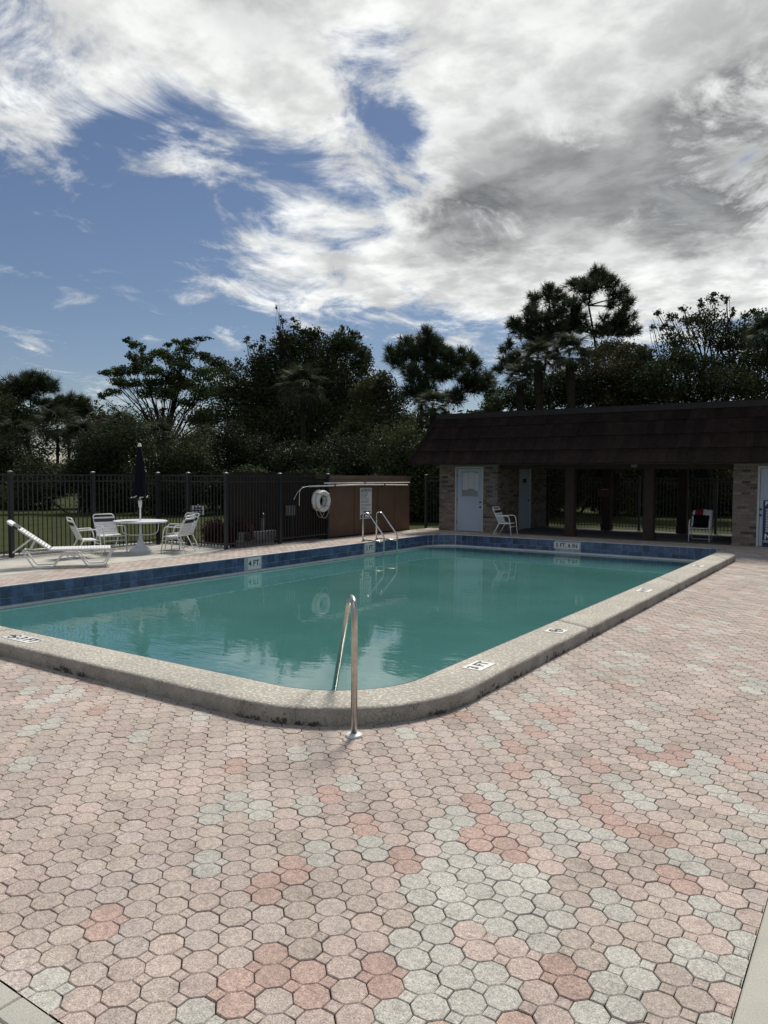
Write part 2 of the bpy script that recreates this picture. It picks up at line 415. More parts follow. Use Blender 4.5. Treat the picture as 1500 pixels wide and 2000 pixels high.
# ------------------------------------------------------------------ pool outline
XL, XR, YN, YF = -11.80, -3.45, 4.84, 20.70       # inside faces of the pool
CW = .50                                           # width of the coping
WATER_Z = -.36
def rrect(x0, x1, y0, y1, r, seg=10):
    "r: radii of the corners (x0,y0), (x1,y0), (x1,y1), (x0,y1), counter-clockwise"
    pts = []
    for (cx, cy, a0, rad) in ((x0+r[0], y0+r[0], PI, r[0]), (x1-r[1], y0+r[1], 1.5*PI, r[1]), (x1-r[2], y1-r[2], 0, r[2]), (x0+r[3], y1-r[3], .5*PI, r[3])):
        for i in range(seg+1):
            a = a0+.5*PI*i/seg; pts.append((cx+rad*math.cos(a), cy+rad*math.sin(a)))
    return pts
RAD = (.9, .9, .28, .9)
rim = rrect(XL, XR, YN, YF, RAD, 12)
def basin():
    b = MB(); n = len(rim)
    V = [(x, y, -.012) for x, y in rim]+[(x, y, -1.7) for x, y in rim]
    b.add(V, [(i, n+i, n+(i+1) % n, (i+1) % n) for i in range(n)]); b.f.append(tuple(range(2*n-1, n-1, -1)))
    o = b.build('pool_basin', 'plaster'); return tag(o, kind='structure')
POOL = basin()

# outline walked with arc length, for the tile band
def walk(pts):
    L = [0]
    for i in range(len(pts)): 
        a, b = pts[i], pts[(i+1) % len(pts)]; L.append(L[-1]+math.hypot(b[0]-a[0], b[1]-a[1]))
    return L
LEN = walk(rim)
def on_rim(s):
    s %= LEN[-1]
    i = max(j for j in range(len(rim)) if LEN[j] <= s); a, b = rim[i], rim[(i+1) % len(rim)]
    t = (s-LEN[i])/max(1e-9, LEN[i+1]-LEN[i]); x, y = a[0]+(b[0]-a[0])*t, a[1]+(b[1]-a[1])*t
    d = math.atan2(b[1]-a[1], b[0]-a[0]); return x, y, d
T0, T1 = .190, .118
def tiles():
    band = MB(); n = len(rim)
    # grout bed behind the tiles and the pale ledge under them
    off = lambda d, z: [(rim[i][0]-math.sin(on_rim(LEN[i]+.001)[2])*d, rim[i][1]+math.cos(on_rim(LEN[i]+.001)[2])*d, z) for i in range(n)]
    V = off(.004, -.002)+off(.004, -.315)
    band.add(V, [(i, n+i, n+(i+1) % n, (i+1) % n) for i in range(n)])
    g = band.build('tile_band', 'grout', POOL)
    lg = MB(); V = off(.002, -.318)+off(.016, -.318)+off(.018, -.345)+off(.018, -.42)
    for q in range(3): lg.add(V[q*n:(q+2)*n], [(i, n+i, n+(i+1) % n, (i+1) % n) for i in range(n)])
    lg.build('ledge', 'trim', POOL)
    j = .0031
    def tmesh(w, h):
        b = .003; V = [(-w/2, 0, -h/2), (w/2, 0, -h/2), (w/2, 0, h/2), (-w/2, 0, h/2), (-w/2+b, .008, -h/2+b), (w/2-b, .008, -h/2+b), (w/2-b, .008, h/2-b), (-w/2+b, .008, h/2-b)]
        m = MB().add(V, [(7, 6, 5, 4), (0, 4, 5, 1), (1, 5, 6, 2), (2, 6, 7, 3), (3, 7, 4, 0)]); return m.mesh('tile', 'tile')
    me = [tmesh(T0-2*j, T0-2*j), tmesh(T0-2*j, T1-2*j)]
    rest = MB(); s = 0; total = LEN[-1]; nt = int(total/T0); st = total/nt
    for i in range(nt):
        x, y, d = on_rim((i+.5)*st)
        for r, (zc, h) in enumerate(((-.004-T0/2, T0), (-.004-T0-T1/2, T1))):
            if r == 0 or True:
                # leave the places of the depth markers free
                if x < XL+.05 and (12.10 < y < 12.56 or 16.62 < y < 17.10 or 6.05 < y < 6.45) : 
                    continue
                if y > YF-.05 and -8.0 < x < -7.2: continue
            loc = (x-math.sin(d)*.0045, y+math.cos(d)*.0045, zc)
            show = x < XL+1 or y > YF-.9
            if show: link('tile', me[r], None, g, loc, (0, 0, d))
            else:
                R = Matrix.Translation(loc) @ Matrix.Rotation(d, 4, 'Z')
                rest.add([R @ v.co for v in me[r].vertices], [tuple(p.vertices) for p in me[r].polygons])
    tag(rest.build('tile_row', 'tile', g), kind='stuff')
tiles()
def water():
    # dense enough for its own shading; a hair inside the ledge
    n = len(rim); b = MB(); b.add([(x, y, 0) for x, y in rim], [tuple(range(n))])
    o = b.build('water', 'water', loc=(0, 0, WATER_Z)); return tag(o, kind='structure')
water()

# coping: raised kerb round the near and the right side
def coping():
    out = rrect(XL-CW, XR+CW, YN-CW, YF+CW, (1.4, 1.4, .8, 1.4), 16)
    inn = rrect(XL, XR, YN, YF, RAD, 16)
    m = len(out); ids = [i for i in range(m) if i <= 17+16]         # corner at near left, near right (first two arcs)
    q = [(Vector((*out[i], 0)), Vector((*inn[i], 0))) for i in ids]
    # long right side up to its slanted end by the far deck
    q2 = []
    a, b = q[-1]
    for t in range(1, 15):
        q2.append((Vector((XR+CW, a.y+(19.35-a.y)*t/14, 0)), Vector((XR, b.y+(20.42-b.y)*t/14, 0))))
    rows = q+q2
    # finer steps along the near side
    fine = []
    for i in range(len(rows)-1):
        (a0, b0), (a1, b1) = rows[i], rows[i+1]; L = max((a1-a0).length, (b1-b0).length); n = max(1, int(L/.16))
        for j in range(n): t = j/n; fine.append((a0.lerp(a1, t), b0.lerp(b1, t)))
    fine.append(rows[-1])
    prof = []                                                      # (across 0 outside..1 inside, z)
    w = CW
    sect = [(0., -.24), (0.004, -.10), (0., -.035), (.006, -.014), (.020, -.002), (.05, .004), (.45, .004), (.485, 0), (.503, -.012), (.508, -.04), (.500, -.07), (.49, -.09)]
    root = tag(link('coping', None), kind='structure'); k = len(sect)
    run, start, dist = [], 0, 0.
    for i in range(1, len(fine)):
        dist += (fine[i][0]-fine[i-1][0]).length
        if dist > 4.6 or i == len(fine)-1: run.append((start, i)); start = i; dist = 0.
    for (i0, i1) in run:
        V = []; rows_ = [list(q) for q in fine[i0:i1+1]]
        rows_[0] = [rows_[0][e].lerp(rows_[1][e], .006) for e in (0, 1)]; rows_[-1] = [rows_[-1][e].lerp(rows_[-2][e], .006) for e in (0, 1)]
        dz, m = random.gauss(0, .0003), len(rows_)
        for i, (o, inn_) in enumerate(rows_):
            d = (inn_-o); L = d.length; d = d.normalized()
            for jx, (u, z) in enumerate(sect):
                wob = .005*math.sin((i+i0)*.9+jx)*random.random() if 0 < jx < 5 else 0
                V.append(o+d*(u/.5*L+wob)+Vector((0, 0, z+dz+.002*random.random()*(jx in (4, 5)))))
        Fs = [(i*k+j, (i+1)*k+j, (i+1)*k+j+1, i*k+j+1) for i in range(m-1) for j in range(k-1)]
        Fs.append(tuple(range(k))); Fs.append(tuple((m-1)*k+j for j in range(k-1, -1, -1)))
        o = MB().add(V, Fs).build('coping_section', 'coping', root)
        for p in o.data.polygons: p.use_smooth = len(p.vertices) == 4
    return root
COPING = coping()

# ------------------------------------------------------------------ ground, decks
def sheet(name, m, rects, z, kind='structure', parent=None):
    b = MB()
    for (x0, x1, y0, y1) in rects: b.add([(x0, y0, z), (x1, y0, z), (x1, y1, z), (x0, y1, z)], [(0, 1, 2, 3)])
    o = b.build(name, m, parent); return tag(o, kind=kind) if kind else o
sheet('lawn', 'lawn', [(-500, -15.86, -400, 600), (-15.86, -13.42, 13.0, 600), (-13.42, 12, 26.2, 600), (12, 500, -400, 600), (-15.86, 12, -400, -8), (-13.42, -12.6, 23, 26.2)], -.06)
# the octagon-and-dot pavers: two octagons and two small squares to one stone, laid at 45 degrees to the pool
PP = .142; EDGE = PP/(1+math.sqrt(2)); CC = (PP-EDGE)/2
U = np.array([1, -1])/math.sqrt(2); Vv = np.array([1, 1])/math.sqrt(2)   # along a stone, across it
def paver_geometry():
    ch, dp = .0056, .0036
    V, Fs = [], []
    def poly(c, pts, joint_edges):
        n = len(pts); o = len(V)
        cx, cy = c
        for (x, y) in pts:                                          # inset top
            L = math.hypot(x, y); s = (L-ch*1.05)/L; V.append((cx+x*s, cy+y*s, 0.))
        low = []
        for i, (x, y) in enumerate(pts):                            # open joint outside, moulded groove inside the stone
            edge = i in joint_edges or (i-1) % n in joint_edges
            L = math.hypot(x, y); s = (L-(.0025 if edge else .0002))/L; low.append((cx+x*s, cy+y*s)); V.append((cx+x*s, cy+y*s, -dp))
        Fs.append(tuple(o+i for i in range(n)))
        for i in range(n):
            k2 = (i+1) % n; Fs.append((o+i, o+n+i, o+n+k2, o+k2))
        # skirt down into the joint
        b = len(V)
        for (x, y) in low: V.append((x, y, -.03))
        for i in joint_edges:
            k2 = (i+1) % n; Fs.append((o+n+i, b+i, b+k2, o+n+k2))
    h, e = PP/2, EDGE/2
    octa = [(h, -e), (h, e), (e, h), (-e, h), (-h, e), (-h, -e), (-e, -h), (e, -h)]
    poly((-h, 0), octa, [2, 3, 4, 5, 6]); poly((h, 0), octa, [0, 1, 2, 6, 7])
    d = EDGE/math.sqrt(2); sq = [(d, 0), (0, d), (-d, 0), (0, -d)]
    poly((0, h), sq, [0, 1]); poly((0, -h), sq, [2, 3])
    # bed of the moulded groove so that no sand shows between octagon and square
    V = [(x*U[0]+y*Vv[0], x*U[1]+y*Vv[1], z) for x, y, z in V]
    return V, Fs
PV, PF = paver_geometry(); PVn = np.array(PV)
GREY = np.array([.49, .475, .425]); BEIGE = np.array([.475, .405, .355]); PINK = np.array([.495, .405, .358]); ROSE = np.array([.46, .335, .288]); TAUPE = np.array([.45, .385, .335]); LILAC = np.array([.49, .425, .385])
def hash_noise(x, y, s, seed):
    "smooth value noise for laying the colours in drifts"
    def h(i, j):
        q = math.sin(i*127.1+j*311.7+seed*74.7)*43758.5453; return q-math.floor(q)
    x *= s; y *= s; i, j = math.floor(x), math.floor(y); fx, fy = x-i, y-j
    fx = fx*fx*(3-2*fx); fy = fy*fy*(3-2*fy)
    return (h(i, j)*(1-fx)+h(i+1, j)*fx)*(1-fy)+(h(i, j+1)*(1-fx)+h(i+1, j+1)*fx)*fy
def deck_z(x, y):
    if x > -3.75 and y > 19.0:
        t = min(1, max(0, (y-19.0)/1.7)); return GZ*(1-t*t*(3-2*t))
    return GZ
def paver_colour(x, y, rnd):
    c1 = hash_noise(x, y, 1.25, 3); c2 = hash_noise(x, y, .8, 9)
    # mixed greys and roses to the right of the rail, tan with a few greys elsewhere
    mixed = math.exp(-((x+1.3)/1.45)**2-((y-3.5)/1.8)**2)
    u = rnd.random()
    pg = .07+.40*mixed*(.5+c1)+.20*(c1 > .76); pr = .012+.30*mixed*(.3+c2)
    if u < pg: c, key = GREY, 0
    elif u < pg+pr: c, key = ROSE, 3
    elif u < pg+pr+.20: c, key = PINK, 2
    elif u < pg+pr+.34: c, key = TAUPE, 4
    elif u < pg+pr+.40: c, key = LILAC, 5
    else: c, key = BEIGE, 1
    return c, key
INSIDE_OUT = rrect(XL-CW, XR+CW, YN-CW, YF+CW, (1.4, 1.4, .8, 1.4), 16)
def under_coping(x, y):
    x0, x1, y0, y1 = XL, XR+CW-.16, YN-CW+.16, 19.2+(XR+CW-x)/.5*1.07
    if not (x0 < x < x1 and y0 < y < y1): return False
    cx, cy = XR+CW-1.4, YN-CW+1.4
    if x > cx and y < cy: return math.hypot(x-cx, y-cy) < 1.24
    return True
def near_zone(x, y): return -14 < x < -.41+.15 and 1.515-.15 < y < 22.1 and not (x < -3.6 and y > 4.7 and y < 30) and not under_coping(x, y)
def lay(zone, zf, clips, keep, parent, name):
    "lay the stones of one deck: the largest in view as objects, the rest as one piece"
    rnd = random.Random(11); cells = []
    for a in range(-260, 260):
        for b in range(-260, 260):
            if (a+b) % 2: continue
            # octagon centres sit on an orthogonal grid of pitch PP; stones in running bond
            c = U*(a*PP+0) + Vv*(b*PP)
            x, y = c[0]-2.0, c[1]+6.0
            if zone(x, y): cells.append((x, y))
    def score(q):
        d = np.array([q[0], q[1], GZ-CAM_H]); w = d@fw
        if w < .3: return -1
        px, py = 750+F*(d@rt)/w, 1000-F*(d@up)/w
        return -1 if not (-60 < px < 1560 and -60 < py < 2060) else 1/w
    order = sorted(cells, key=lambda q: -score(q)); single = set(order[:keep]) if keep else set()
    BV, BF, BC, n0 = [], [], [], 0
    cache = {}
    for (x, y) in cells:
        c, key = paver_colour(x, y, rnd); lvl = rnd.randrange(3); c = c*(.94, 1., 1.06)[lvl]
        dx, dy, dz = rnd.gauss(0, .0007), rnd.gauss(0, .0007), rnd.gauss(0, .0012)
        rz = rnd.gauss(0, .006)
        tilt = (rnd.gauss(0, .004), rnd.gauss(0, .004))
        if (x, y) in single:
            cut = any((ax == 'x' and abs(x-v) < .2) or (ax == 'y' and abs(y-v) < .2) for ax, v, sgn in clips)
            if cut:
                bm = bmesh.new(); vs = [bm.verts.new(p) for p in PV]
                for f in PF: bm.faces.new([vs[i] for i in f])
                for ax, v, sgn in clips:
                    co = (v-x, 0, 0) if ax == 'x' else (0, v-y, 0); no = (sgn, 0, 0) if ax == 'x' else (0, sgn, 0)
                    bmesh.ops.bisect_plane(bm, geom=bm.verts[:]+bm.edges[:]+bm.faces[:], plane_co=co, plane_no=no, clear_outer=True)
                if not bm.faces: bm.free(); continue
                me = bpy.data.meshes.new('paver'); bm.to_mesh(me); bm.free(); me.materials.append(MAT['paver']); set_tint(me, c)
                rz = 0; tilt = (0, 0)
            else:
                kk = (key, lvl)
                if kk not in cache:
                    me = bpy.data.meshes.new('paver'); me.from_pydata(PV, [], PF); me.update(); me.materials.append(MAT['paver']); set_tint(me, c); cache[kk] = me
                me = cache[kk]
            link('paver', me, None, parent, (x+dx, y+dy, zf(x, y)+dz), (tilt[0], tilt[1], rz))
        else:
            v = PVn.copy(); cr, sr = math.cos(rz), math.sin(rz)
            v = np.stack([v[:, 0]*cr-v[:, 1]*sr+x+dx, v[:, 0]*sr+v[:, 1]*cr+y+dy, v[:, 2]+dz+v[:, 0]*tilt[0]+v[:, 1]*tilt[1]], 1)
            if zf is not flat_z: v[:, 2] += [zf(p[0], p[1]) for p in v]
            BV.append(v); BF += [tuple(i+n0 for i in f) for f in PF]; n0 += len(v); BC.append(np.tile(c*(1+rnd.gauss(0, .03)), (len(v), 1)))
    me = bpy.data.meshes.new(name); me.from_pydata(np.vstack(BV).tolist(), [], BF); me.update(); me.materials.append(MAT['paver']); set_tint(me, np.vstack(BC))
    bm = bmesh.new(); bm.from_mesh(me)
    for ax, v, sgn in clips:
        co = (v, 0, 0) if ax == 'x' else (0, v, 0); no = (sgn, 0, 0) if ax == 'x' else (0, sgn, 0)
        bmesh.ops.bisect_plane(bm, geom=bm.verts[:]+bm.edges[:]+bm.faces[:], plane_co=co, plane_no=no, clear_outer=True)
    bm.to_mesh(me); bm.free()
    tag(link(name, me, None, parent), kind='stuff')
def flat_z(x, y): return 0.
def decks():
    # bed under the stones, following the ramp up to the far deck
    b = MB(); ys = [4.9, 19.0]+[19.0+1.7*i/8 for i in range(1, 9)]+[22.1]
    b.add([(-14, 1.515, GZ-.022), (-.41, 1.515, GZ-.022), (-.41, 4.9, GZ-.022), (-14, 4.9, GZ-.022)], [(0, 1, 2, 3)])
    for i in range(len(ys)-1):
        z0, z1 = deck_z(-2, ys[i])-.022, deck_z(-2, ys[i+1])-.022
        b.add([(-3.40, ys[i], z0), (-.41, ys[i], z0), (-.41, ys[i+1], z1), (-3.40, ys[i+1], z1)], [(0, 1, 2, 3)])
    near = tag(b.build('paved_deck', 'sand'), kind='structure')
    lay(near_zone, deck_z, [('x', -.4085, 1), ('y', 1.519, -1), ('y', 22.08, 1)], 300, near, 'paver_field')
    side = sheet('side_deck', 'sand', [(-13.42, XL, 3., 22.9), (XL-.02, -3.4, YF-.02, 22.08)], -.022)
    def zone(x, y): return (-13.5 < x < XL+.05 and 3 < y < 22.9) or (XL-.1 < x < -3.0 and YF-.1 < y < 22.2)
    def zone_l(x, y): return -13.3 < x < XL+.15 and 3 < y < 20.
    def zone_f(x, y): return -13.7 < x < -3.2 and YF-.15 < y < 22.2
    lay(zone_l, lambda x, y: -.0, [('x', -13.1, -1), ('x', XL-.045, 1), ('y', 19.7, 1)], 0, side, 'paver_field')
    lay(lambda x, y: -13.75 < x < -11.6 and 19.5 < y < 23.0, lambda x, y: 0., [('x', -13.42, -1), ('y', 19.7, -1), ('y', 22.9, 1), ('x', XL-.045, 1)], 0, side, 'paver_field')
    lay(lambda x, y: -13.4 < x < -12.9 and 12.8 < y < 19.9, lambda x, y: 0., [('x', -13.42, -1), ('x', -13.1, 1), ('y', 13.05, -1), ('y', 19.7, 1)], 0, side, 'paver_field')
    lay(lambda x, y: XL-.3 < x < -3.2 and YF-.2 < y < 22.3, lambda x, y: 0., [('x', XL-.045, -1), ('x', -3.41, 1), ('y', YF+.045, -1), ('y', 22.08, 1)], 0, side, 'paver_field')
    # pale mortar edge along the tiles
    e = MB(); ins = [p for p in rrect(XL, XR, YN, YF, RAD, 12)]; ou = rrect(XL-.05, XR+.05, YN-.05, YF+.05, RAD, 12); n = len(ins)
    for i in range(n):
        a, c = ins[i], ins[(i+1) % n]; p, q = ou[i], ou[(i+1) % n]
        if (a[0] > XR-.35 and c[0] > XR-.35) or a[1] < YN+.3 and c[1] < YN+.3: continue
        e.add([(*a, .006), (*c, .006), (*q, .006), (*p, .006), (*a, -.02), (*c, -.02)], [(3, 2, 1, 0), (0, 1, 5, 4)])
    tag(e.build('pool_edge', 'trim'), kind='structure')
    # corner of the far left deck outside the rounded tile wall
    sl = MB().box(-15.8, -13.105, 2.5, 13.02, -.2, .002); tag(sl.build('concrete_slab', 'slab'), kind='structure')
    wk = MB().bbox(-.405, 1.4, -4., 22.0, -.4, GZ+.004, .008); tag(wk.build('walkway', 'walk'), kind='structure')
    # grey border stones at the near edge of the paving
    bb = tag(MB().box(-14, -.41, -4, 1.505, -.4, GZ-.022).build('border_bed', 'sand'), kind='structure')
    st = MB().bbox(-.113, .113, -.0565, .0565, -.05, 0, .006).mesh('border_stone', 'walk')
    for r in range(6):
        for i in range(13):
            x = -4.6+i*.230+(r % 2)*.115; y = 1.458-r*.117
            link('border_stone', st, None, bb, (x, y, GZ+random.gauss(0, .001)+.002), (0, 0, random.gauss(0, .004)))
decks()

# ------------------------------------------------------------------ metal fences
picket_mesh = MB().box(-.009, .009, -.009, .009, .05, 1.80).mesh('picket', 'fence_black')
post_mesh = MB().box(-.038, .038, -.038, .038, -.1, 1.86).mesh('post', 'fence_black')
cap_mesh = MB().add([(-.044, -.044, 0), (.044, -.044, 0), (.044, .044, 0), (-.044, .044, 0), (-.044, -.044, .012), (.044, -.044, .012), (.044, .044, .012), (-.044, .044, .012), (0, 0, .035)],
                    [(3, 2, 1, 0), (0, 1, 5, 4), (1, 2, 6, 5), (2, 3, 7, 6), (3, 0, 4, 7), (4, 5, 8), (5, 6, 8), (6, 7, 8), (7, 4, 8)]).mesh('cap', 'cap')
def fence(a, b, posts, label, skip0=False, skip1=False):
    A, B = Vector((*a, 0)), Vector((*b, 0)); L = (B-A).length; ang = math.atan2(B.y-A.y, B.x-A.x)
    t = thing('metal_fence', label, 'fence', A, ang, 'black metal fences round the pool deck')
    for z, h in ((1.80, .032), (1.655, .03), (.13, .03)):
        MB().box(0, L, -.015, .015, z-h/2, z+h/2).build('rail', 'fence_black', t)
    xs = [p*L for p in posts]
    for i, x in enumerate(xs):
        if (i == 0 and skip0) or (i == len(xs)-1 and skip1): continue
        p = link('post', post_mesh, None, t, (x, 0, 0)); link('cap', cap_mesh, None, p, (0, 0, 1.86))
    n = int(L/.112)
    for i in range(n):
        x = (i+.5)*L/n
        if min(abs(x-q) for q in xs) > .045: link('picket', picket_mesh, None, t, (x, 0, 0))
fence((-15.75, 4.9), (-15.75, 12.9), (0, .25, .507, .76, 1), 'black picket fence behind the chaise lounge and table, along the lawn')
fence((-15.75, 12.95), (-13.37, 13.0), (0, .45, 1), 'short black picket fence running from lawn fence to pool corner post', True)
fence((-13.37, 13.0), (-13.47, 17.12), (0, .485, 1), 'black picket fence in front of dark equipment wall beside pool', True)
fence((-13.62, 22.95), (-12.62, 22.95), (0, 1), 'short black fence between brown cabinet and brick building', False, True)
fence((-10.42, 26.35), (-3.2, 26.35), (0, .12, .46, .8, 1), 'black picket fence seen through the open pavilion')

# ------------------------------------------------------------------ equipment enclosure, its wall, kerb
def enclosure():
    t = thing('storage_cabinet', 'brown panelled wooden enclosure beside the pool holding the rules sign', 'enclosure', (-13.5, 17.2, 0))
    MB().box(-.55, -.03, .02, 4.45, -.05, 1.80).build('body', 'wall_dark', t)
    ys = [0, 1.27, 2.54, 3.55, 4.47]
    for i in range(4): MB().bbox(-.03, 0, ys[i]+.018, ys[i+1]-.018, .03, 1.60, .003).build('panel', 'wood_brown', t)
    MB().box(-.02, .022, 0, 4.47, 1.615, 1.72).build('trim_board', 'wood_trim', t)
    MB().box(-.6, .045, -.03, 4.5, 1.725, 1.83).build('top_board', 'wood_trim', t)
    MB().box(-.02, .012, 0, 4.47, -.02, .028).build('base_board', 'wall_dark', t)
    w = thing('equipment_wall', 'dark brown board wall behind the black fence by the pool', 'wall', (-13.98, 13.75, -.1))
    for i in range(6): MB().bbox(-.04, 0, i*.57+.005, (i+1)*.57-.005, 0, 1.92, .004).build('board', 'wall_dark', w)
    MB().box(-.06, .02, 0, 3.42, 1.925, 2.0).build('top_rail', 'wall_dark', w)
    MB().box(-.12, -.045, 0, 3.42, 0, 1.9).build('backing', 'wall_dark', w)
    # gravel bed between fence and wall
    tag(MB().box(-14.8, -13.42, 13.03, 17.2, -.3, -.03).build('gravel_bed', 'block'), kind='structure')
    bl = MB().bbox(-.10, .10, -.20, .20, 0, .19, .008).mesh('block', 'block')
    k = 0
    for r in range(2):
        for i in range(3):
            o = link('concrete_block', bl, None, None, (-13.70, 13.95+i*.41+.1*r, -.03+r*.192)); k += 1
            tag(o, 'grey concrete block in low stack behind the pool fence', 'block', 'low stack of concrete blocks')
    ed = MB().bbox(-.15, .15, -.06, .06, -.1, .09, .01).mesh('edging_stone', 'edging')
    for i in range(14):
        o = link('edging_stone', ed, None, None, (-15.92, 8.6+i*.315, -.03), (0, 0, PI/2))
        tag(o, 'pale kerb stone edging the lawn behind the black fence', 'kerb stone', 'kerb stones along the lawn')
    for i in range(7):
        o = link('edging_stone', ed, None, None, (-15.6+i*.315, 13.25, -.03))
        tag(o, 'pale kerb stone edging the lawn behind the black fence', 'kerb stone', 'kerb stones along the lawn')
    # stub pipe and the two switch boxes seen through the pickets
    p = thing('vent_pipe', 'grey stub pipe with dark cap standing behind the fence', 'pipe', (-13.8, 14.75, -.03))
    MB().lathe([(.045, 0), (.045, .72)], 12).build('pipe', 'block', p); MB().lathe([(.06, .72), (.06, .82), (.02, .85)], 12).build('cap', 'metal_dark', p)
    for i, y in enumerate((15.55, 15.75)):
        e = thing('switch_box', 'small grey electrical box with conduit on dark board wall', 'box', (-13.978, y+.35, 0), 0, 'electrical boxes behind the fence')
        MB().bbox(0, .10, -.07, .07, .70, .98, .01).build('case', 'block', e); MB().tube([(.05, 0, .70), (.05, 0, -.06)], .015, 6).build('conduit', 'metal_dark', e)
enclosure()

def life_ring(loc, label, ry):
    t = thing('life_ring', label, 'life ring', loc, 0, 'life rings hung on the fence')
    R, r = .243, .066; n = 28
    MB().tube([(0, R*math.cos(2*PI*i/n), R*math.sin(2*PI*i/n)) for i in range(n)], r, 12, closed=True).build('ring', 'ring_white', t, smooth=True)
    for a in (45, 135, 225, 315):
        a = math.radians(a); d = .16
        MB().tube([((r+.006)*math.cos(2*PI*j/12), (R+(r+.006)*math.sin(2*PI*j/12))*math.cos(a), (R+(r+.006)*math.sin(2*PI*j/12))*math.sin(a)) for j in range(12)], .014, 6, closed=True).build('band', 'rope', t)
    rope = []
    for i in range(25):
        q = i/24; a = math.radians(225+90*q); sag = math.sin(q*PI)*.16
        rope.append((.05, (R+.075)*math.cos(a), (R+.075)*math.sin(a)-sag))
    MB().tube(rope, .007, 5).build('rope', 'rope', t)
    MB().tube([(0, 0, R-.07), (-.03, 0, R+.15), (-.09, 0, 1.74-loc[2])], .006, 5).build('hook', 'metal_dark', t)
    return t
life_ring((-13.24, 16.62, 1.10), 'white life ring in front, hanging on fence beside brown enclosure', 0)
life_ring((-13.365, 16.60, 1.115), 'white life ring behind another one, against the black pickets', 0)
def poles():
    t = thing('rescue_pole', 'long white rescue pole ending in a shepherd hook', 'pole', (-13.36, 16.16, 1.52))
    MB().tube([(0, 0, 0), (0, 2.5, .03), (0, 5.2, 0)], .021, 8).build('pole', 'pole_white', t, smooth=True)
    MB().tube(fillet([(0, 0, 0), (0, -.30, -.02), (0, -.42, -.12), (.02, -.46, -.5), (.02, -.44, -.52)], .2, 5), .008, 6).build('hook', 'pole_white', t)
    MB().tube(fillet([(0, 0, 0), (0, -.25, -.02), (0, -.5, -.14), (0, -.66, -.36)], .2, 5), .007, 6).build('hook', 'pole_white', t)
    q = thing('skimmer_pole', 'straight white pole resting above the hooked rescue pole', 'pole', (-13.40, 16.87, 1.605))
    MB().tube([(0, 0, 0), (0, 4.6, 0)], .020, 8).build('pole', 'pole_white', q, smooth=True)
    MB().tube([(0, 1.95, 0), (0, 2.05, 0)], .024, 8).build('joint', 'metal_dark', q)
    for y in (17.3, 19.9, 21.35):
        b = thing('pole_bracket', 'dark hook bracket carrying the white poles on brown enclosure', 'bracket', (-13.5, y, 1.56), 0, 'pole brackets on the enclosure')
        MB().box(0, .17, -.02, .02, -.075, -.06).build('arm', 'metal_dark', b); MB().box(.155, .17, -.02, .02, -.06, .0).build('lip', 'metal_dark', b); MB().box(.0, .17, -.02, .02, .01, .024).build('arm', 'metal_dark', b); MB().box(-.0, .012, -.02, .02, -.08, .03).build('plate', 'metal_dark', b)
poles()
def rules_sign():
    t = thing('pool_rules_sign', 'white POOL RULES sign with navy bands on brown enclosure', 'sign', (-13.493, 19.07, .97))
    MB().box(0, .008, -.31, .31, -.48, .48).build('board', 'sign_white', t)
    MB().box(.0085, .012, -.29, .29, .365, .455).build('header_band', 'sign_navy', t); MB().box(.0085, .012, -.29, .29, -.45, -.345).build('footer_band', 'sign_navy', t)
    rot = (PI/2, 0, PI/2)
    link('lettering', text_mesh('POOL RULES', .105, 'ink_white', .002), None, t, (.0135, 0, .41), rot)
    rr = random.Random(3); z = .325
    for i in range(13):
        w = .26+.24*rr.random(); b = MB(); y = -.27
        while y < -.27+w:
            d = .02+.05*rr.random(); b.box(.0085, .0095, y, min(y+d, .27), z-.011, z+.011); y += d+.014
        b.build('text_line', 'ink_grey', t); z -= .041 if i not in (4, 7) else .058
    b = MB(); b.box(.0085, .0096, -.24, -.2, -.285, -.235); b.box(.0085, .0096, -.15, .05, -.285, -.235); b.box(.0085, .0096, .08, .24, -.285, -.235); b.build('text_line', 'ink_grey', t)
    b = MB(); b.box(.0125, .0135, -.22, -.12, -.43, -.365); b.box(.0125, .0135, -.06, .20, -.43, -.365); b.build('text_line', 'ink_white', t)
rules_sign()

# ------------------------------------------------------------------ rails in the pool
def ladder():
    t = thing('pool_ladder', 'stainless steel pool ladder with two handrails at the far left side', 'ladder', (-12.05, 16.9, 0))
    for y in (0, .66):
        MB().tube(fillet([(0, y, -.02), (0, y, .80), (.16, y, .80), (.66, y, .24), (.70, y, .16), (.70, y, -1.2)], .13, 6), .021, 10).build('handrail', 'steel', t, smooth=True)
        MB().tube([(0, y, .045), (.70, y, .03)], .018, 8).build('crossbar', 'steel', t, smooth=True)
        MB().lathe([(.05, 0), (.05, .012), (.024, .03)], 14, (0, y)).build('flange', 'steel', t)
    for z in (-.45, -.75, -1.05): MB().box(.66, .75, 0, .66, z-.015, z+.015).build('tread', 'plastic_white', t)
ladder()
def stair_rail():
    b = Vector((-3.29, 4.51)); cen = Vector((-4.43, 5.66)); d = (cen-b).normalized(); ang = math.atan2(d.y, d.x)
    t = thing('stair_handrail', 'single bent steel handrail on white foot at rounded near corner', 'handrail', (b.x, b.y, GZ), ang)
    path = fillet([(0, 0, .02), (0, 0, 1.03), (.24, 0, 1.03), (1.72, 0, -.42+.146-.25)], .17, 9)
    MB().tube(path, .0245, 16).build('handrail', 'steel_old', t, smooth=True)
    MB().lathe([(.062, 0), (.066, .006), (.062, .018), (.045, .026), (.026, .028)], 28).build('flange', 'plastic_white', t, smooth=False)
stair_rail()

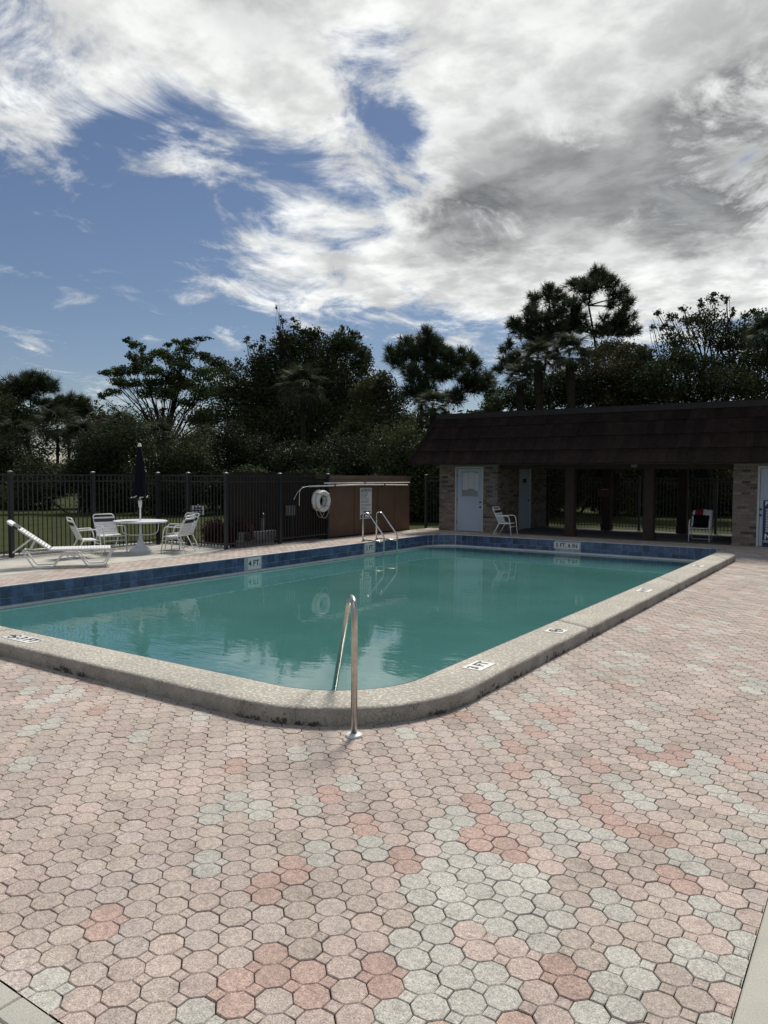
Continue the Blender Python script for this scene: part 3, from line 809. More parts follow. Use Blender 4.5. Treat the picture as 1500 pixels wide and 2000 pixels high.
# ------------------------------------------------------------------ depth markers
def marker(loc, rot, w, h, txt, size, label, symbol=False, tx=0.):
    t = thing('depth_marker', label, 'depth marker', loc); t.rotation_euler = rot
    MB().box(-w/2, w/2, -h/2, h/2, -.006, .006).build('plate', 'sign_white', t)
    if txt: link('lettering', text_mesh(txt, size, 'ink', .003), None, t, (tx, 0, .0075))
    if symbol:
        sx = -w/2+h*.5 if txt else 0
        n = 24; r = h*.36
        b = MB().tube([(sx+r*math.cos(2*PI*i/n), r*math.sin(2*PI*i/n), .0065) for i in range(n)], .006, 4, closed=True)
        b.tube([(sx-r*.7, r*.7, .0065), (sx+r*.7, -r*.7, .0065)], .006, 4); b.tube([(sx-r*.45, -r*.2, .0065), (sx, r*.15, .0065), (sx+r*.4, -.1*r, .0065)], .008, 4)
        b.build('no_diving_symbol', 'ink', t)
    return t
EX = (PI/2, 0, PI/2)           # on the left wall, facing +X
marker((XL+.008, 12.33, -.160), EX, .40, .26, '4 FT.', .185, 'white 4 FT depth marker in the blue tile wall')
marker((XL+.008, 16.86, -.160), EX, .42, .26, '5 FT.', .185, 'white 5 FT depth marker in blue tiles below the ladder')
marker((XL+.008, 6.28, -.160), EX, .36, .26, '', .185, 'blank white marker plate in blue tiles by the chaise lounge')
marker((-7.59, YF-.008, -.140), (PI/2, 0, 0), .76, .187, '5 FT. 6 IN', .155, 'white 5 FT. 6 IN depth marker in far blue tile wall')
marker((-7.84, 4.575, .004), (0, 0, 0), .54, .19, '3 FT', .17, 'white 3 FT and no diving marker on near coping', True, .09)
marker((-3.205, 6.42, .004), (0, 0, PI/2), .33, .20, '3 FT', .16, 'white 3 FT marker on the coping beside rounded corner')
marker((-3.20, 8.42, .004), (0, 0, PI/2), .23, .22, '', .16, 'small no diving symbol tile on the right coping', True)
marker((-3.20, 12.30, .004), (0, 0, PI/2), .32, .20, '4 FT', .16, 'white 4 FT marker halfway along the right coping')
marker((-3.20, 16.4, .004), (0, 0, PI/2), .34, .20, '5 FT', .16, 'white 5 FT marker near far end of right coping')

# ------------------------------------------------------------------ patio furniture
def strap(b, x0, x1, p, q, th=.006):
    "a flat strap across the frame between x0 and x1; p, q: (y, z) of its lower and upper edge"
    p, q = Vector((0, *p)), Vector((0, *q)); d = (q-p).normalized(); n = Vector((0, -d.z, d.y))*th
    V = []
    for x in (x0, x1):
        for s in (p, q):
            for e in (n, -n): V.append(Vector((x, s.y, s.z))+e)
    return b.add(V, [(0, 4, 6, 2), (1, 3, 7, 5), (0, 1, 5, 4), (2, 6, 7, 3), (0, 2, 3, 1), (4, 5, 7, 6)])
def make_chair(label, group):
    "armchair of white tube with vinyl straps, facing -Y"
    t = thing('patio_chair', label, 'chair', (0, 0, 0), 0, group)
    r, w = .0135, .27
    for s in (-1, 1):
        x = s*w
        # arm: up the front leg, round, and back to the upright
        MB().tube(fillet([(x, -.30, 0), (x, -.24, .50), (x, -.20, .615), (x, .17, .60), (x, .215, .585)], .12, 5), r, 8).build('arm', 'frame_white', t, smooth=True)
        MB().tube([(x, .08, .405), (x, .31, 0)], r, 8).build('leg', 'frame_white', t, smooth=True)
        MB().tube([(x, -.262, .38), (x, .10, .375)], r, 8).build('seat_rail', 'frame_white', t, smooth=True)
    MB().tube(fillet([(-w+.015, .10, .37), (-w+.015, .33, .87), (w-.015, .33, .87), (w-.015, .10, .37)], .08, 6), r*1.1, 8).build('back_frame', 'frame_white', t, smooth=True)
    MB().tube([(-w, -.255, .385), (w, -.255, .385)], r, 8).build('seat_bar', 'frame_white', t, smooth=True)
    MB().tube([(-w, -.275, .28), (w, -.275, .28)], r*.8, 8).build('stretcher', 'frame_white', t, smooth=True)
    MB().tube([(-w, .285, .045), (w, .285, .045)], r*.8, 8).build('stretcher', 'frame_white', t, smooth=True)
    at_b = lambda q: (.10+.23*q, .37+.50*q)
    a, c = at_b(.80), at_b(.87); strap(MB(), -w+.01, w-.01, a, c, .010).build('head_strap', 'strap_white', t)
    a, c = at_b(.66), at_b(.79); strap(MB(), -w+.006, w-.006, a, c, .014).build('back_strap', 'strap_navy', t)
    for i in range(5):
        a, c = at_b(.08+i*.115), at_b(.08+i*.115+.10); strap(MB(), -w+.006, w-.006, a, c, .012).build('back_strap', 'strap_white', t)
    for i in range(6):
        y = -.245+i*.058; strap(MB(), -w-.002, w+.002, (y, .388-.010*math.sin(i/5*PI)), (y+.051, .388-.010*math.sin((i+.8)/5*PI)), .014).build('seat_strap', 'strap_white' if i else 'strap_navy', t)
    return t
def rz_of(d): return math.atan2(d[1], d[0])+PI/2
GRP = 'white strap patio chairs'
chair0 = make_chair('white strap chair with its back to the lounger, facing the round table', GRP)
chair0.location = (-14.62, 9.98, .002); chair0.rotation_euler.z = rz_of((.35, .9))
def chair(loc, d, label):
    c = copy_tree(chair0); c.location = loc; c.rotation_euler.z = rz_of(d); c['label'] = label; return c
chair((-15.15, 11.0, .002), (.95, -.15), 'white strap chair between round table and lawn fence, seat facing pool')
chair((-13.82, 11.90, .002), (-.86, -.40), 'white strap chair beside table with its navy strap turned sideways')
chair((-14.28, 12.42, .002), (-.05, -1), 'white strap chair behind another one near the fence corner')
chair((-9.80, 21.33, .009), (.95, .05), 'white strap chair in front of the brick pier and blue door')
tchair = chair((-4.42, 22.85, .008), (.05, -1), 'white strap chair under the pavilion with a towel over its back')

def towel():
    t = thing('towel', 'black, red and white towel hung over chair back under the pavilion', 'towel', (-4.42, 22.85, .008), rz_of((.05, -1)))
    def sheet_(pts, x0, x1, m, nm, sl=0.):
        b = MB(); n = len(pts); V = []
        for i, (y, z) in enumerate(pts):
            for j in range(7):
                q = j/6; wv = .012*math.sin(j*2.1+i*.8); V.append((x0+(x1-x0)*q, y+wv-.0, z+sl*q+.006*math.sin(j*1.7)))
        b.add(V, [(i*7+j, i*7+j+1, (i+1)*7+j+1, (i+1)*7+j) for i in range(n-1) for j in range(6)])
        o = b.build(nm, m, t, smooth=True); sm = o.modifiers.new('thick', 'SOLIDIFY'); sm.thickness = .012; return o
    front = [(-.24, .432), (-.12, .425), (.02, .425), (.09, .47), (.16, .60), (.23, .74)]
    sheet_(front, -.22, .19, 'navy_cloth', 'towel_front')
    sheet_([(.235, .742), (.27, .82), (.315, .90), (.36, .905), (.39, .84), (.37, .6)], -.20, .02, 'red_cloth', 'towel_fold', .01)
    sheet_([(.21, .67), (.265, .80), (.32, .91), (.365, .91), (.395, .80), (.38, .45)], .02, .27, 'cloth_white', 'towel_fold', -.02)
    sheet_([(.25, .755), (.285, .82), (.31, .86)], -.265, -.19, 'cloth_white', 'towel_fold')
towel()

def lounger():
    # long axis along local +X (foot end), origin at the head-end leg
    A = Vector((-13.72, 8.12)); d = Vector((.80, 1.13)).normalized(); ang = math.atan2(d.y, d.x)
    t = thing('chaise_lounge', 'white strap chaise lounge with raised back on concrete beside pool', 'chaise lounge', (A.x-.12, A.y+.10, .002), ang)
    w, r = .29, .0145; t.scale = (.885, 1, 1)
    for s in (-1, 1):
        y = s*w
        MB().tube(fillet([(-.10, y, .33), (.12, y, .0145), (.50, y, .0145), (.68, y, .25), (1.02, y, .25), (1.20, y, .0145), (1.56, y, .0145), (1.74, y, .33)], .07, 4), r, 8).build('leg_frame', 'frame_white', t, smooth=True)
        MB().tube([(-.10, y, .33), (.10, y, .315), (.42, y, .335)], r, 8).build('side_rail', 'frame_white', t, smooth=True)
        MB().tube([(.42, y, .345), (1.80, y, .345)], r*1.25, 8).build('side_rail', 'frame_white', t, smooth=True)
        MB().tube([(.72, y, .25), (.72, y, .34)], r*.8, 6).build('spacer', 'frame_white', t); MB().tube([(.98, y, .25), (.98, y, .34)], r*.8, 6).build('spacer', 'frame_white', t)
        MB().tube([(.08, y*.86, .575), (-.30, y*.86, .31)], r, 8).build('back_prop', 'frame_white', t, smooth=True)
        MB().tube([(.13, y*.86, .54), (.02, y*.86, .32)], r*.8, 8).build('back_prop', 'frame_white', t, smooth=True)
    for x in (-.10, .44, 1.78): MB().tube([(x, -w, .335), (x, w, .335)], r, 8).build('cross_bar', 'frame_white', t, smooth=True)
    bx = lambda q: (.44-.84*q, .35+.555*q)
    (x0, z0), (x1, z1) = bx(0), bx(1)
    MB().tube(fillet([(x0, -w+.02, z0), (x1, -w+.05, z1), (x1, w-.05, z1), (x0, w-.02, z0)], .07, 5), r*1.2, 8).build('back_frame', 'frame_white', t, smooth=True)
    def across(p, q, m, nm, th=.014):
        b = MB(); P, Q = Vector((p[0], 0, p[1])), Vector((q[0], 0, q[1])); dd = (Q-P).normalized(); n = Vector((-dd.z, 0, dd.x))*th; V = []
        for y in (-w-.012, w+.012):
            for s in (P, Q):
                for e in (n, -n): V.append(Vector((s.x, y, s.z))+e)
        b.add(V, [(0, 4, 6, 2), (1, 3, 7, 5), (0, 1, 5, 4), (2, 6, 7, 3), (0, 2, 3, 1), (4, 5, 7, 6)]).build(nm, m, t)
    for i in range(11): across(bx(.03+i*.064), bx(.03+i*.064+.05), 'strap_white', 'back_strap')
    across(bx(.755), bx(.86), 'strap_navy', 'back_strap', .02); across(bx(.88), bx(.985), 'strap_white', 'head_strap', .018)
    n = 20
    for i in range(n):
        x = .47+i*.061; across((x, .352), (x+.050, .352), 'strap_white', 'seat_strap')
    across((1.70, .352), (1.79, .352), 'strap_navy', 'seat_strap', .022)
lounger()

def table():
    c = (-14.55, 11.40, .002)
    t = thing('patio_table', 'round white patio table on a flared pedestal base', 'table', c)
    MB().lathe([(.585, .705), (.61, .70), (.615, .715), (.61, .735), (.59, .742), (.03, .742)], 48).build('table_top', 'table_white', t)
    b = MB()
    MB().lathe([(.045, .10), (.045, .34), (.03, .46), (.028, .705)], 16).build('pedestal', 'table_white', t, smooth=True)
    MB().lathe([(.26, 0), (.265, .05), (.22, .075), (.12, .14), (.075, .24), (.05, .30)], 12, (0, 0), lambda j, n, z: 1+.07*math.cos(4*2*PI*j/n)).build('base', 'table_white', t)
    for a in (60, 240):
        a = math.radians(a); x, y = math.cos(a), math.sin(a)
        MB().tube(fillet([(.42*x, .42*y, .70), (.40*x, .40*y, .45), (.25*x, .25*y, .40), (.02*x, .02*y, .40)], .08, 4), .012, 6).build('brace', 'table_white', t)
    u = thing('patio_umbrella', 'closed dark navy umbrella with white finial standing in the table', 'umbrella', (c[0], c[1], c[2]+.742))
    MB().lathe([(.019, -.30), (.019, 1.62)], 10).build('pole', 'frame_white', u, smooth=True)
    MB().lathe([(.024, .30), (.034, .33), (.045, .42), (.047, .46), (.03, .50)], 12).build('crank_housing', 'plastic_white', u, smooth=True)
    n = 48
    pl = lambda j, nn, z: 1+.17*math.cos(8*2*PI*j/nn)*min(1, (1.75-z)/.5)
    prof = [(.185, .545), (.175, .60), (.150, .70), (.125, .82), (.105, .95), (.102, 1.10), (.094, 1.3), (.072, 1.52), (.048, 1.70), (.036, 1.74)]
    V = MB().lathe(prof, n, (0, 0), pl); V.build('canopy', 'navy_cloth', u, smooth=True)
    MB().lathe([(.045, 1.725), (.046, 1.75), (.034, 1.79), (.02, 1.81)], 12).build('finial', 'frame_white', u)
    rr = random.Random(5)
    for k in range(8):
        a = 2*PI*k/8+.2; q = .195
        MB().tube([(q*math.cos(a-.28), q*math.sin(a-.28), .56+.03*rr.random()), (q*1.02*math.cos(a), q*1.02*math.sin(a), .53+.02*rr.random()), (q*.96*math.cos(a+.3), q*.96*math.sin(a+.3), .545+.05*rr.random())], .010, 5).build('valance_tip', 'cloth_white', u)
table()
def lawn_sign():
    t = thing('lawn_sign', 'small pale blue sign on a white post beyond the fence', 'sign', (-16.9, 15.3, -.06), YAW)
    MB().box(-.02, .02, -.02, .02, 0, 1.02).build('post', 'plastic_white', t)
    MB().box(-.20, .20, -.035, -.022, .70, .97).build('board', 'sign_white', t)
    b = MB()
    for z, w in ((.90, .24), (.83, .30), (.76, .26)): b.box(-w/2, w/2, -.0375, -.036, z-.022, z+.022)
    b.build('text_line', 'sign_navy', t)
lawn_sign()

# ------------------------------------------------------------------ pavilion with its two rooms
BY = 22.12
BRICKS = [(.34, .295, .25), (.30, .26, .225), (.27, .215, .18), (.20, .15, .125), (.27, .155, .125), (.37, .33, .29), (.155, .115, .10), (.31, .24, .19)]
BRICKS = [tuple(c*.66 for c in q) for q in BRICKS]
brick_meshes = {}
def brick_mesh(w, h, ci):
    k = (round(w, 3), h, ci)
    if k not in brick_meshes:
        me = MB().bbox(-w/2, w/2, -h/2, h/2, 0, .014, .004).mesh('brick', 'brick'); set_tint(me, BRICKS[ci]); brick_meshes[k] = me
    return brick_meshes[k]
def brickwork(parent, origin, ux, nrm, width, height, rnd, joined=False):
    "courses of bricks on a wall face; ux: direction along the wall, nrm: outward"
    ux, nz = Vector(ux), Vector(nrm); bw, bh, j = .205, .066, .010
    R = Matrix((ux, Vector((0, 0, 1)), nz)).transposed(); eul = R.to_euler()
    V, Fs, C = [], [], []; row = 0; z = .012
    while z+bh <= height+.001:
        x = -(bw+j)/2 if row % 2 else 0
        while x < width-.02:
            a, b = max(0, x), min(width, x+bw)
            if b-a > .03:
                p = Vector(origin)+ux*((a+b)/2)+Vector((0, 0, z+bh/2))+nz*rnd.uniform(-.003, .001)
                ci = rnd.choices(range(8), (5, 5, 4, 2.2, 1.2, 3, 1.5, 3))[0]
                me = brick_mesh(b-a, bh, ci)
                if not joined: link('brick', me, None, parent, p, eul)
                else:
                    o = len(V); V += [p+R @ v.co for v in me.vertices]; Fs += [tuple(i+o for i in q.vertices) for q in me.polygons]; C += [BRICKS[ci]]*len(me.vertices)
            x += bw+j
        z += bh+j; row += 1
    if joined:
        m = MB().add(V, Fs).mesh('brick_courses', 'brick'); set_tint(m, C); tag(link('brick_courses', m, None, parent), kind='stuff')
def building():
    rnd = random.Random(21)
    t = thing('pool_pavilion', 'open pavilion with brown shingle mansard roof and brick rooms', 'building', (0, 0, 0))
    H = 2.21
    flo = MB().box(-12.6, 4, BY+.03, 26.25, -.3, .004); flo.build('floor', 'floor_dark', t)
    x0, x1 = -12.60, -10.45
    da, db = -11.99, -10.95                                       # opening of the blue door with its frame
    wl = MB(); wl.box(x0, da, BY, BY+.2, -.1, H); wl.box(db, x1, BY, BY+.2, -.1, H); wl.box(da, db, BY, BY+.2, 2.155, H)
    wall = wl.build('front_wall', 'mortar', t)
    brickwork(wall, (x0, BY, .0), (1, 0, 0), (0, -1, 0), da-x0, H-.02, rnd); brickwork(wall, (db, BY, .0), (1, 0, 0), (0, -1, 0), x1-db, H-.02, rnd)
    sa, sb = 23.80, 24.82
    ws = MB(); ws.box(x1-.2, x1-.002, BY+.2, sa, -.1, H); ws.box(x1-.2, x1-.002, sb, 26.25, -.1, H); ws.box(x1-.2, x1-.002, sa, sb, 2.13, H)
    side = ws.build('side_wall', 'mortar', t)
    brickwork(side, (x1, BY+.014, 0), (0, 1, 0), (1, 0, 0), sa-BY-.014, H-.02, rnd, True); brickwork(side, (x1, sb, 0), (0, 1, 0), (1, 0, 0), 26.25-sb, H-.02, rnd, True)
    MB().box(x0, x0+.2, BY+.2, 26.25, -.1, H).build('end_wall', 'mortar', t); MB().box(x0+.2, x1-.2, 26.05, 26.25, -.1, H).build('back_wall', 'mortar', t)
    # blue door with a notice window
    def frame(a, b, y, h, parent, w=.055):
        m = MB(); m.box(a, a+w, y-.03, y+.14, 0.004, h); m.box(b-w, b, y-.03, y+.14, .004, h); m.box(a+w, b-w, y-.03, y+.14, h-w, h); return m.build('door_frame', 'door_frame', parent)
    frame(da, db, BY, 2.15, t)
    d = MB().bbox(da+.06, db-.06, BY+.02, BY+.065, .015, 2.085, .003).build('door', 'door', t)
    wx0, wx1 = da+.20, db-.17
    m = MB()
    for (a, b, c, e) in ((wx0, wx1, 1.13, 1.17), (wx0, wx1, 1.99, 2.03), (wx0, wx0+.04, 1.17, 1.99), (wx1-.04, wx1, 1.17, 1.99)): m.box(a, b, BY+.004, BY+.019, c, e)
    m.build('notice_frame', 'door', d); MB().box(wx0+.041, wx1-.041, BY+.010, BY+.0185, 1.171, 1.989).build('notice_pane', 'glass_dark', d)
    for (a, b, c, e) in ((.06, .27, 1.38, 1.95), (.28, .50, 1.42, 1.96), (.505, .63, 1.36, 1.93)): MB().box(wx0+a, wx0+b, BY+.0065, BY+.0095, c, e).build('notice_sheet', 'paper', d)
    for z in (.98, .82): MB().lathe([(.028, 0), (.03, .02), (.02, .04)], 12).build('knob', 'metal_dark', d, (db-.125, BY+.02, z), (PI/2, 0, 0))
    for z in (.3, 1.05, 1.85): MB().box(da+.045, da+.066, BY-.002, BY+.018, z-.05, z+.05).build('hinge', 'metal_dark', d)
    # second blue door, in the side wall
    m = MB(); m.box(x1-.15, x1+.02, sa, sa+.05, .004, 2.125); m.box(x1-.15, x1+.02, sb-.05, sb, .004, 2.125); m.box(x1-.15, x1+.02, sa+.05, sb-.05, 2.075, 2.125); m.build('door_frame', 'door_frame', t)
    d2 = MB().box(x1-.07, x1-.03, sa+.055, sb-.055, .015, 2.07).build('door', 'door', t)
    MB().box(x1-.0295, x1-.015, 24.18, 24.48, 1.62, 1.76).build('door_plate', 'ink', d2); MB().lathe([(.028, 0), (.03, .03)], 10).build('knob', 'metal_dark', d2, (x1-.03, sb-.13, 1.0), (0, PI/2, 0))
    # right room
    r0, ra = -3.48, -2.88
    wr = MB(); wr.box(r0, ra, BY, BY+.2, -.2, H); wr.box(ra, -1.72, BY, BY+.2, 2.155, H); wr.box(-1.72, 3.6, BY, BY+.2, -.2, H); wr.box(r0, r0+.2, BY+.2, 26.25, -.1, H); wr.box(3.4, 3.6, BY+.2, 26.25, -.1, H); wr.box(r0+.2, 3.4, 26.05, 26.25, -.1, H)
    wr = wr.build('right_wall', 'mortar', t)
    brickwork(wr, (r0, BY, 0), (1, 0, 0), (0, -1, 0), ra-r0, H-.02, rnd); brickwork(wr, (-1.72, BY, 0), (1, 0, 0), (0, -1, 0), 5.3, H-.02, rnd, True)
    frame(ra, -1.72, BY, 2.15, t)
    d3 = MB().bbox(ra+.06, -1.72-.06, BY+.02, BY+.065, .015, 2.085, .003).build('door', 'door', t)
    for z in (1.0, .84): MB().lathe([(.03, 0), (.032, .02), (.02, .045)], 12).build('knob', 'metal_dark', d3, (ra+.085, BY+.02, z), (PI/2, 0, 0))
    # posts
    for (x, y, m_) in ((-8.10, 22.38, 'post_brown'), (-5.74, 22.38, 'post_brown'), (-8.10, 26.0, 'post_brown'), (-5.60, 26.0, 'post_brown'), (-3.75, 26.0, 'post_brown')):
        p = MB().bbox(x-.14, x+.14, y-.14, y+.14, 0, H, .01).build('post', m_, t); MB().box(x-.165, x+.165, y-.165, y+.165, .003, .22).build('post_base', m_, p)
    MB().box(-10.44, -3.49, 22.26, 22.50, H-.14, H-.002).build('beam', 'post_brown', t)
    # roof
    ex0, ex1, ey0, ey1, ez = -13.2, 4.3, 21.10, 27.3, 2.22
    tx0, tx1, ty0, ty1, tz = -12.72, 3.8, 22.32, 26.1, 3.86
    MB().box(ex0+.02, ex1-.02, ey0+.02, ey1-.02, H+.002, ez+.03).build('soffit', 'soffit', t)
    rf = MB(); a = [(ex0, ey0, ez), (ex1, ey0, ez), (ex1, ey1, ez), (ex0, ey1, ez), (tx0, ty0, tz), (tx1, ty0, tz), (tx1, ty1, tz), (tx0, ty1, tz)]
    rf.add(a, [(0, 1, 5, 4), (1, 2, 6, 5), (2, 3, 7, 6), (3, 0, 4, 7), (4, 5, 6, 7), (3, 2, 1, 0)]); roof = rf.build('roof', 'shingle', t)
    MB().box(tx0-.05, tx1+.05, ty0-.10, ty1+.05, tz-.05, tz+.06).build('roof_edge', 'roof_trim', roof)
    MB().box(tx0-.08, tx1+.08, ty0-.14, ty0-.101, tz-.12, tz+.03).build('fascia', 'roof_trim', roof)
    sl = Vector((0, ty0-ey0, tz-ez)); L = sl.length; sdir = sl.normalized(); nn = Vector((0, -sdir.z, sdir.y)); ang = math.atan2(sdir.z, sdir.y)
    courses = 4; cl = (L-.02)/courses
    ws_ = [.165, .19, .215, .24, .265]
    def shm(w):
        ln = cl+.05
        return MB().add([(0, 0, .028), (w, 0, .028), (w, ln, .006), (0, ln, .006), (0, 0, 0), (w, 0, 0), (w, ln, 0), (0, ln, 0)], [(0, 1, 2, 3), (4, 5, 1, 0), (5, 6, 2, 1), (7, 4, 0, 3)]).mesh('shingle', 'shingle')
    sm = [shm(w) for w in ws_]
    for c in range(courses):
        s0 = c*cl-.012; q = s0/L; x = ex0+(tx0-ex0)*max(0, q+.12)+.02
        while x < .6:
            i = rnd.randrange(5); p = Vector((x, ey0, ez))+sdir*(s0+rnd.gauss(0, .006))+nn*(.004+.004*rnd.random())
            link('shingle', sm[i], None, roof, p, (ang, rnd.gauss(0, .01), rnd.gauss(0, .008))); x += ws_[i]+.004
    # hip cap, drip edge
    e0, e1 = Vector((ex0-.01, ey0-.02, ez+.02)), Vector((tx0-.02, ty0-.03, tz))
    MB().tube([e0, e1], .055, 4).build('hip_cap', 'shingle', roof)
    MB().box(ex0, ex1, ey0-.012, ey0+.01, ez-.03, ez+.005).build('drip_edge', 'roof_trim', roof)
    # lamp under the eave by the second post
    lp = MB().lathe([(.03, H-.10), (.09, H-.09), (.11, H-.03), (.10, H-.003)], 12, (-6.15, 22.2)).build('eave_lamp', 'block', t)
    # boxes and signs fixed on it
    bx = thing('wall_box', 'red brown box on the rear post of the pavilion', 'box', (-8.10, 25.86, 1.15))
    MB().bbox(-.25, .25, -.16, -.002, 0, .30, .01).build('case', 'box_red', bx); MB().box(-.12, .12, -.166, -.161, .24, .27).build('slot', 'block', bx)
    sg = thing('door_sign', 'navy pool sign with white lettering on the right blue door', 'sign', (-2.735, BY+.018, .02))
    MB().box(0, .62, -.010, .0, 0, 1.22).build('board', 'sign_navy', sg)
    rot = (PI/2, 0, 0)
    link('lettering', text_mesh('POOL', .155, 'ink_white', .004, align='LEFT'), None, sg, (.045, -.0115, 1.13), rot)
    link('lettering', text_mesh('NO', .20, 'ink_white', .005, align='LEFT'), None, sg, (.045, -.0115, .25), rot)
    link('lettering', text_mesh('NO', .085, 'ink_white', .002, align='LEFT'), None, sg, (.03, -.0115, .125), rot)
    z = .98
    for i in range(15):
        b = MB(); xx = .07
        for q in range(5):
            w = .04+.06*rnd.random(); b.box(.0+xx, min(xx+w, .58), -.0112, -.0102, z-.010, z+.010); xx += w+.02
        b.build('text_line', 'ink_white', sg); z -= .042
building()

# ------------------------------------------------------------------ trees
def leaves(cent, rad, count, size, rng, flat=.0, aspect=1.9):
    "diamond leaves scattered through ellipsoids; returns V, F"
    VV = []
    for c, r, n in zip(cent, rad, count):
        n = int(n)
        if n < 1: continue
        d = rng.normal(size=(n, 3)); d /= np.linalg.norm(d, axis=1)[:, None]
        q = rng.random(n)**(1/2.2)
        # sub-clumps make light and dark lumps
        k = max(3, n//45); cl = rng.normal(size=(k, 3)); cl /= np.linalg.norm(cl, axis=1)[:, None]; cl *= (rng.random(k)**.4)[:, None]*.92
        own = cl[rng.integers(0, k, n)] + rng.normal(size=(n, 3))*.17
        pos = np.where((rng.random(n) < .72)[:, None], own, d*q[:, None])*r + c
        nrm = rng.normal(size=(n, 3)); nrm[:, 2] += flat; nrm /= np.linalg.norm(nrm, axis=1)[:, None]
        a = np.cross(nrm, rng.normal(size=(n, 3))); a /= np.linalg.norm(a, axis=1)[:, None]; b = np.cross(nrm, a)
        s = size*(.6+.8*rng.random(n))[:, None]
        VV.append(np.stack([pos-a*s*.5, pos+b*s*.5/aspect+nrm*s*.08, pos+a*s*.5, pos-b*s*.5/aspect+nrm*s*.08], 1).reshape(-1, 3))
    V = np.vstack(VV); return V, np.arange(len(V)).reshape(-1, 4)
def limb(b, p0, p1, ra, rb, rng, n=5, bow=.08):
    p0, p1 = np.asarray(p0, float), np.asarray(p1, float); L = np.linalg.norm(p1-p0); off = rng.normal(size=3)*L*bow; off[2] = abs(off[2])*.6
    pts = [tuple(p0+(p1-p0)*t+off*math.sin(t*PI)+rng.normal(size=3)*L*.012*(0 < t < 1)) for t in np.linspace(0, 1, n)]
    b.tube(pts, [ra+(rb-ra)*t for t in np.linspace(0, 1, n)], 6); return pts
def ground_at(px, D):
    p = at(px, 1000, D); return np.array([p[0], p[1], -.06])
def leaf_tree(name, label, cat, px, D, pads, leafm, size, cover, seed, fork=.35, bark='bark', trunk_r=.16, stems=1, twig=True, group='trees beyond the fences', base_h=None):
    "pads: (px, py, rx, ry[, depth shift]) of the masses of foliage, measured in the photograph at depth D"
    rng = np.random.default_rng(seed); size *= .74
    kf = 2.2 if px < 260 else 1.6 if px < 760 else 1.
    if kf > 1: D *= kf; size *= kf*.9; trunk_r *= kf; base_h = base_h and base_h*kf
    s = D/F
    base = ground_at(px, D); root = thing(name, label, cat, tuple(base), 0, group)
    C, R, N = [], [], []
    for p in pads:
        x, y, rx, ry = p[:4]; dd = p[4] if len(p) > 4 else rng.normal()*.9
        c = at(x, y, D+dd); C.append(c); R.append(np.array([rx*s, max(.3, (rx+ry)*.5*s), ry*s]))
        # ellipsoid axes lie across, along and above the line of sight
        N.append(2.6*cover*PI*rx*ry*s*s/(size*size*.30)+8)
    basis = np.stack([rt, np.array([-math.sin(YAW), math.cos(YAW), 0]), np.array([0, 0, 1.])])
    VV = []
    for c, r, n in zip(C, R, N):
        V, _ = leaves([np.zeros(3)], [r], [n], size, rng, .4); VV.append(V @ basis + c - base)
    V = np.vstack(VV); link('crown', mesh_np('crown', V, np.arange(len(V)).reshape(-1, 4), leafm), None, root)
    b = MB(); mid = np.mean(C, 0); lo = min(c[2] for c in C); hb = base_h if base_h else max(.8, lo*fork)
    forks = []
    for k in range(stems):
        f = np.array([(mid[0]-base[0])*.3, (mid[1]-base[1])*.3, hb])+rng.normal(size=3)*np.array([.25, .25, .1])*(stems > 1)
        limb(b, np.array([0, 0, -.1])+rng.normal(size=3)*np.array([.2, .2, 0])*(stems > 1), f, trunk_r, trunk_r*.75, rng); forks.append(f)
    for c, r in zip(C, R):
        f = forks[rng.integers(0, len(forks))]; e = c-base; e = e-np.array([0, 0, r[2]*.3])
        pts = limb(b, f, e, trunk_r*.30, .02, rng, 6, .06)
        if twig:
            for q in range(3): limb(b, pts[3], (c-base)+rng.normal(size=3)*r*.55, .022, .008, rng, 4, .05)
    b.build('trunk', bark, root); return root
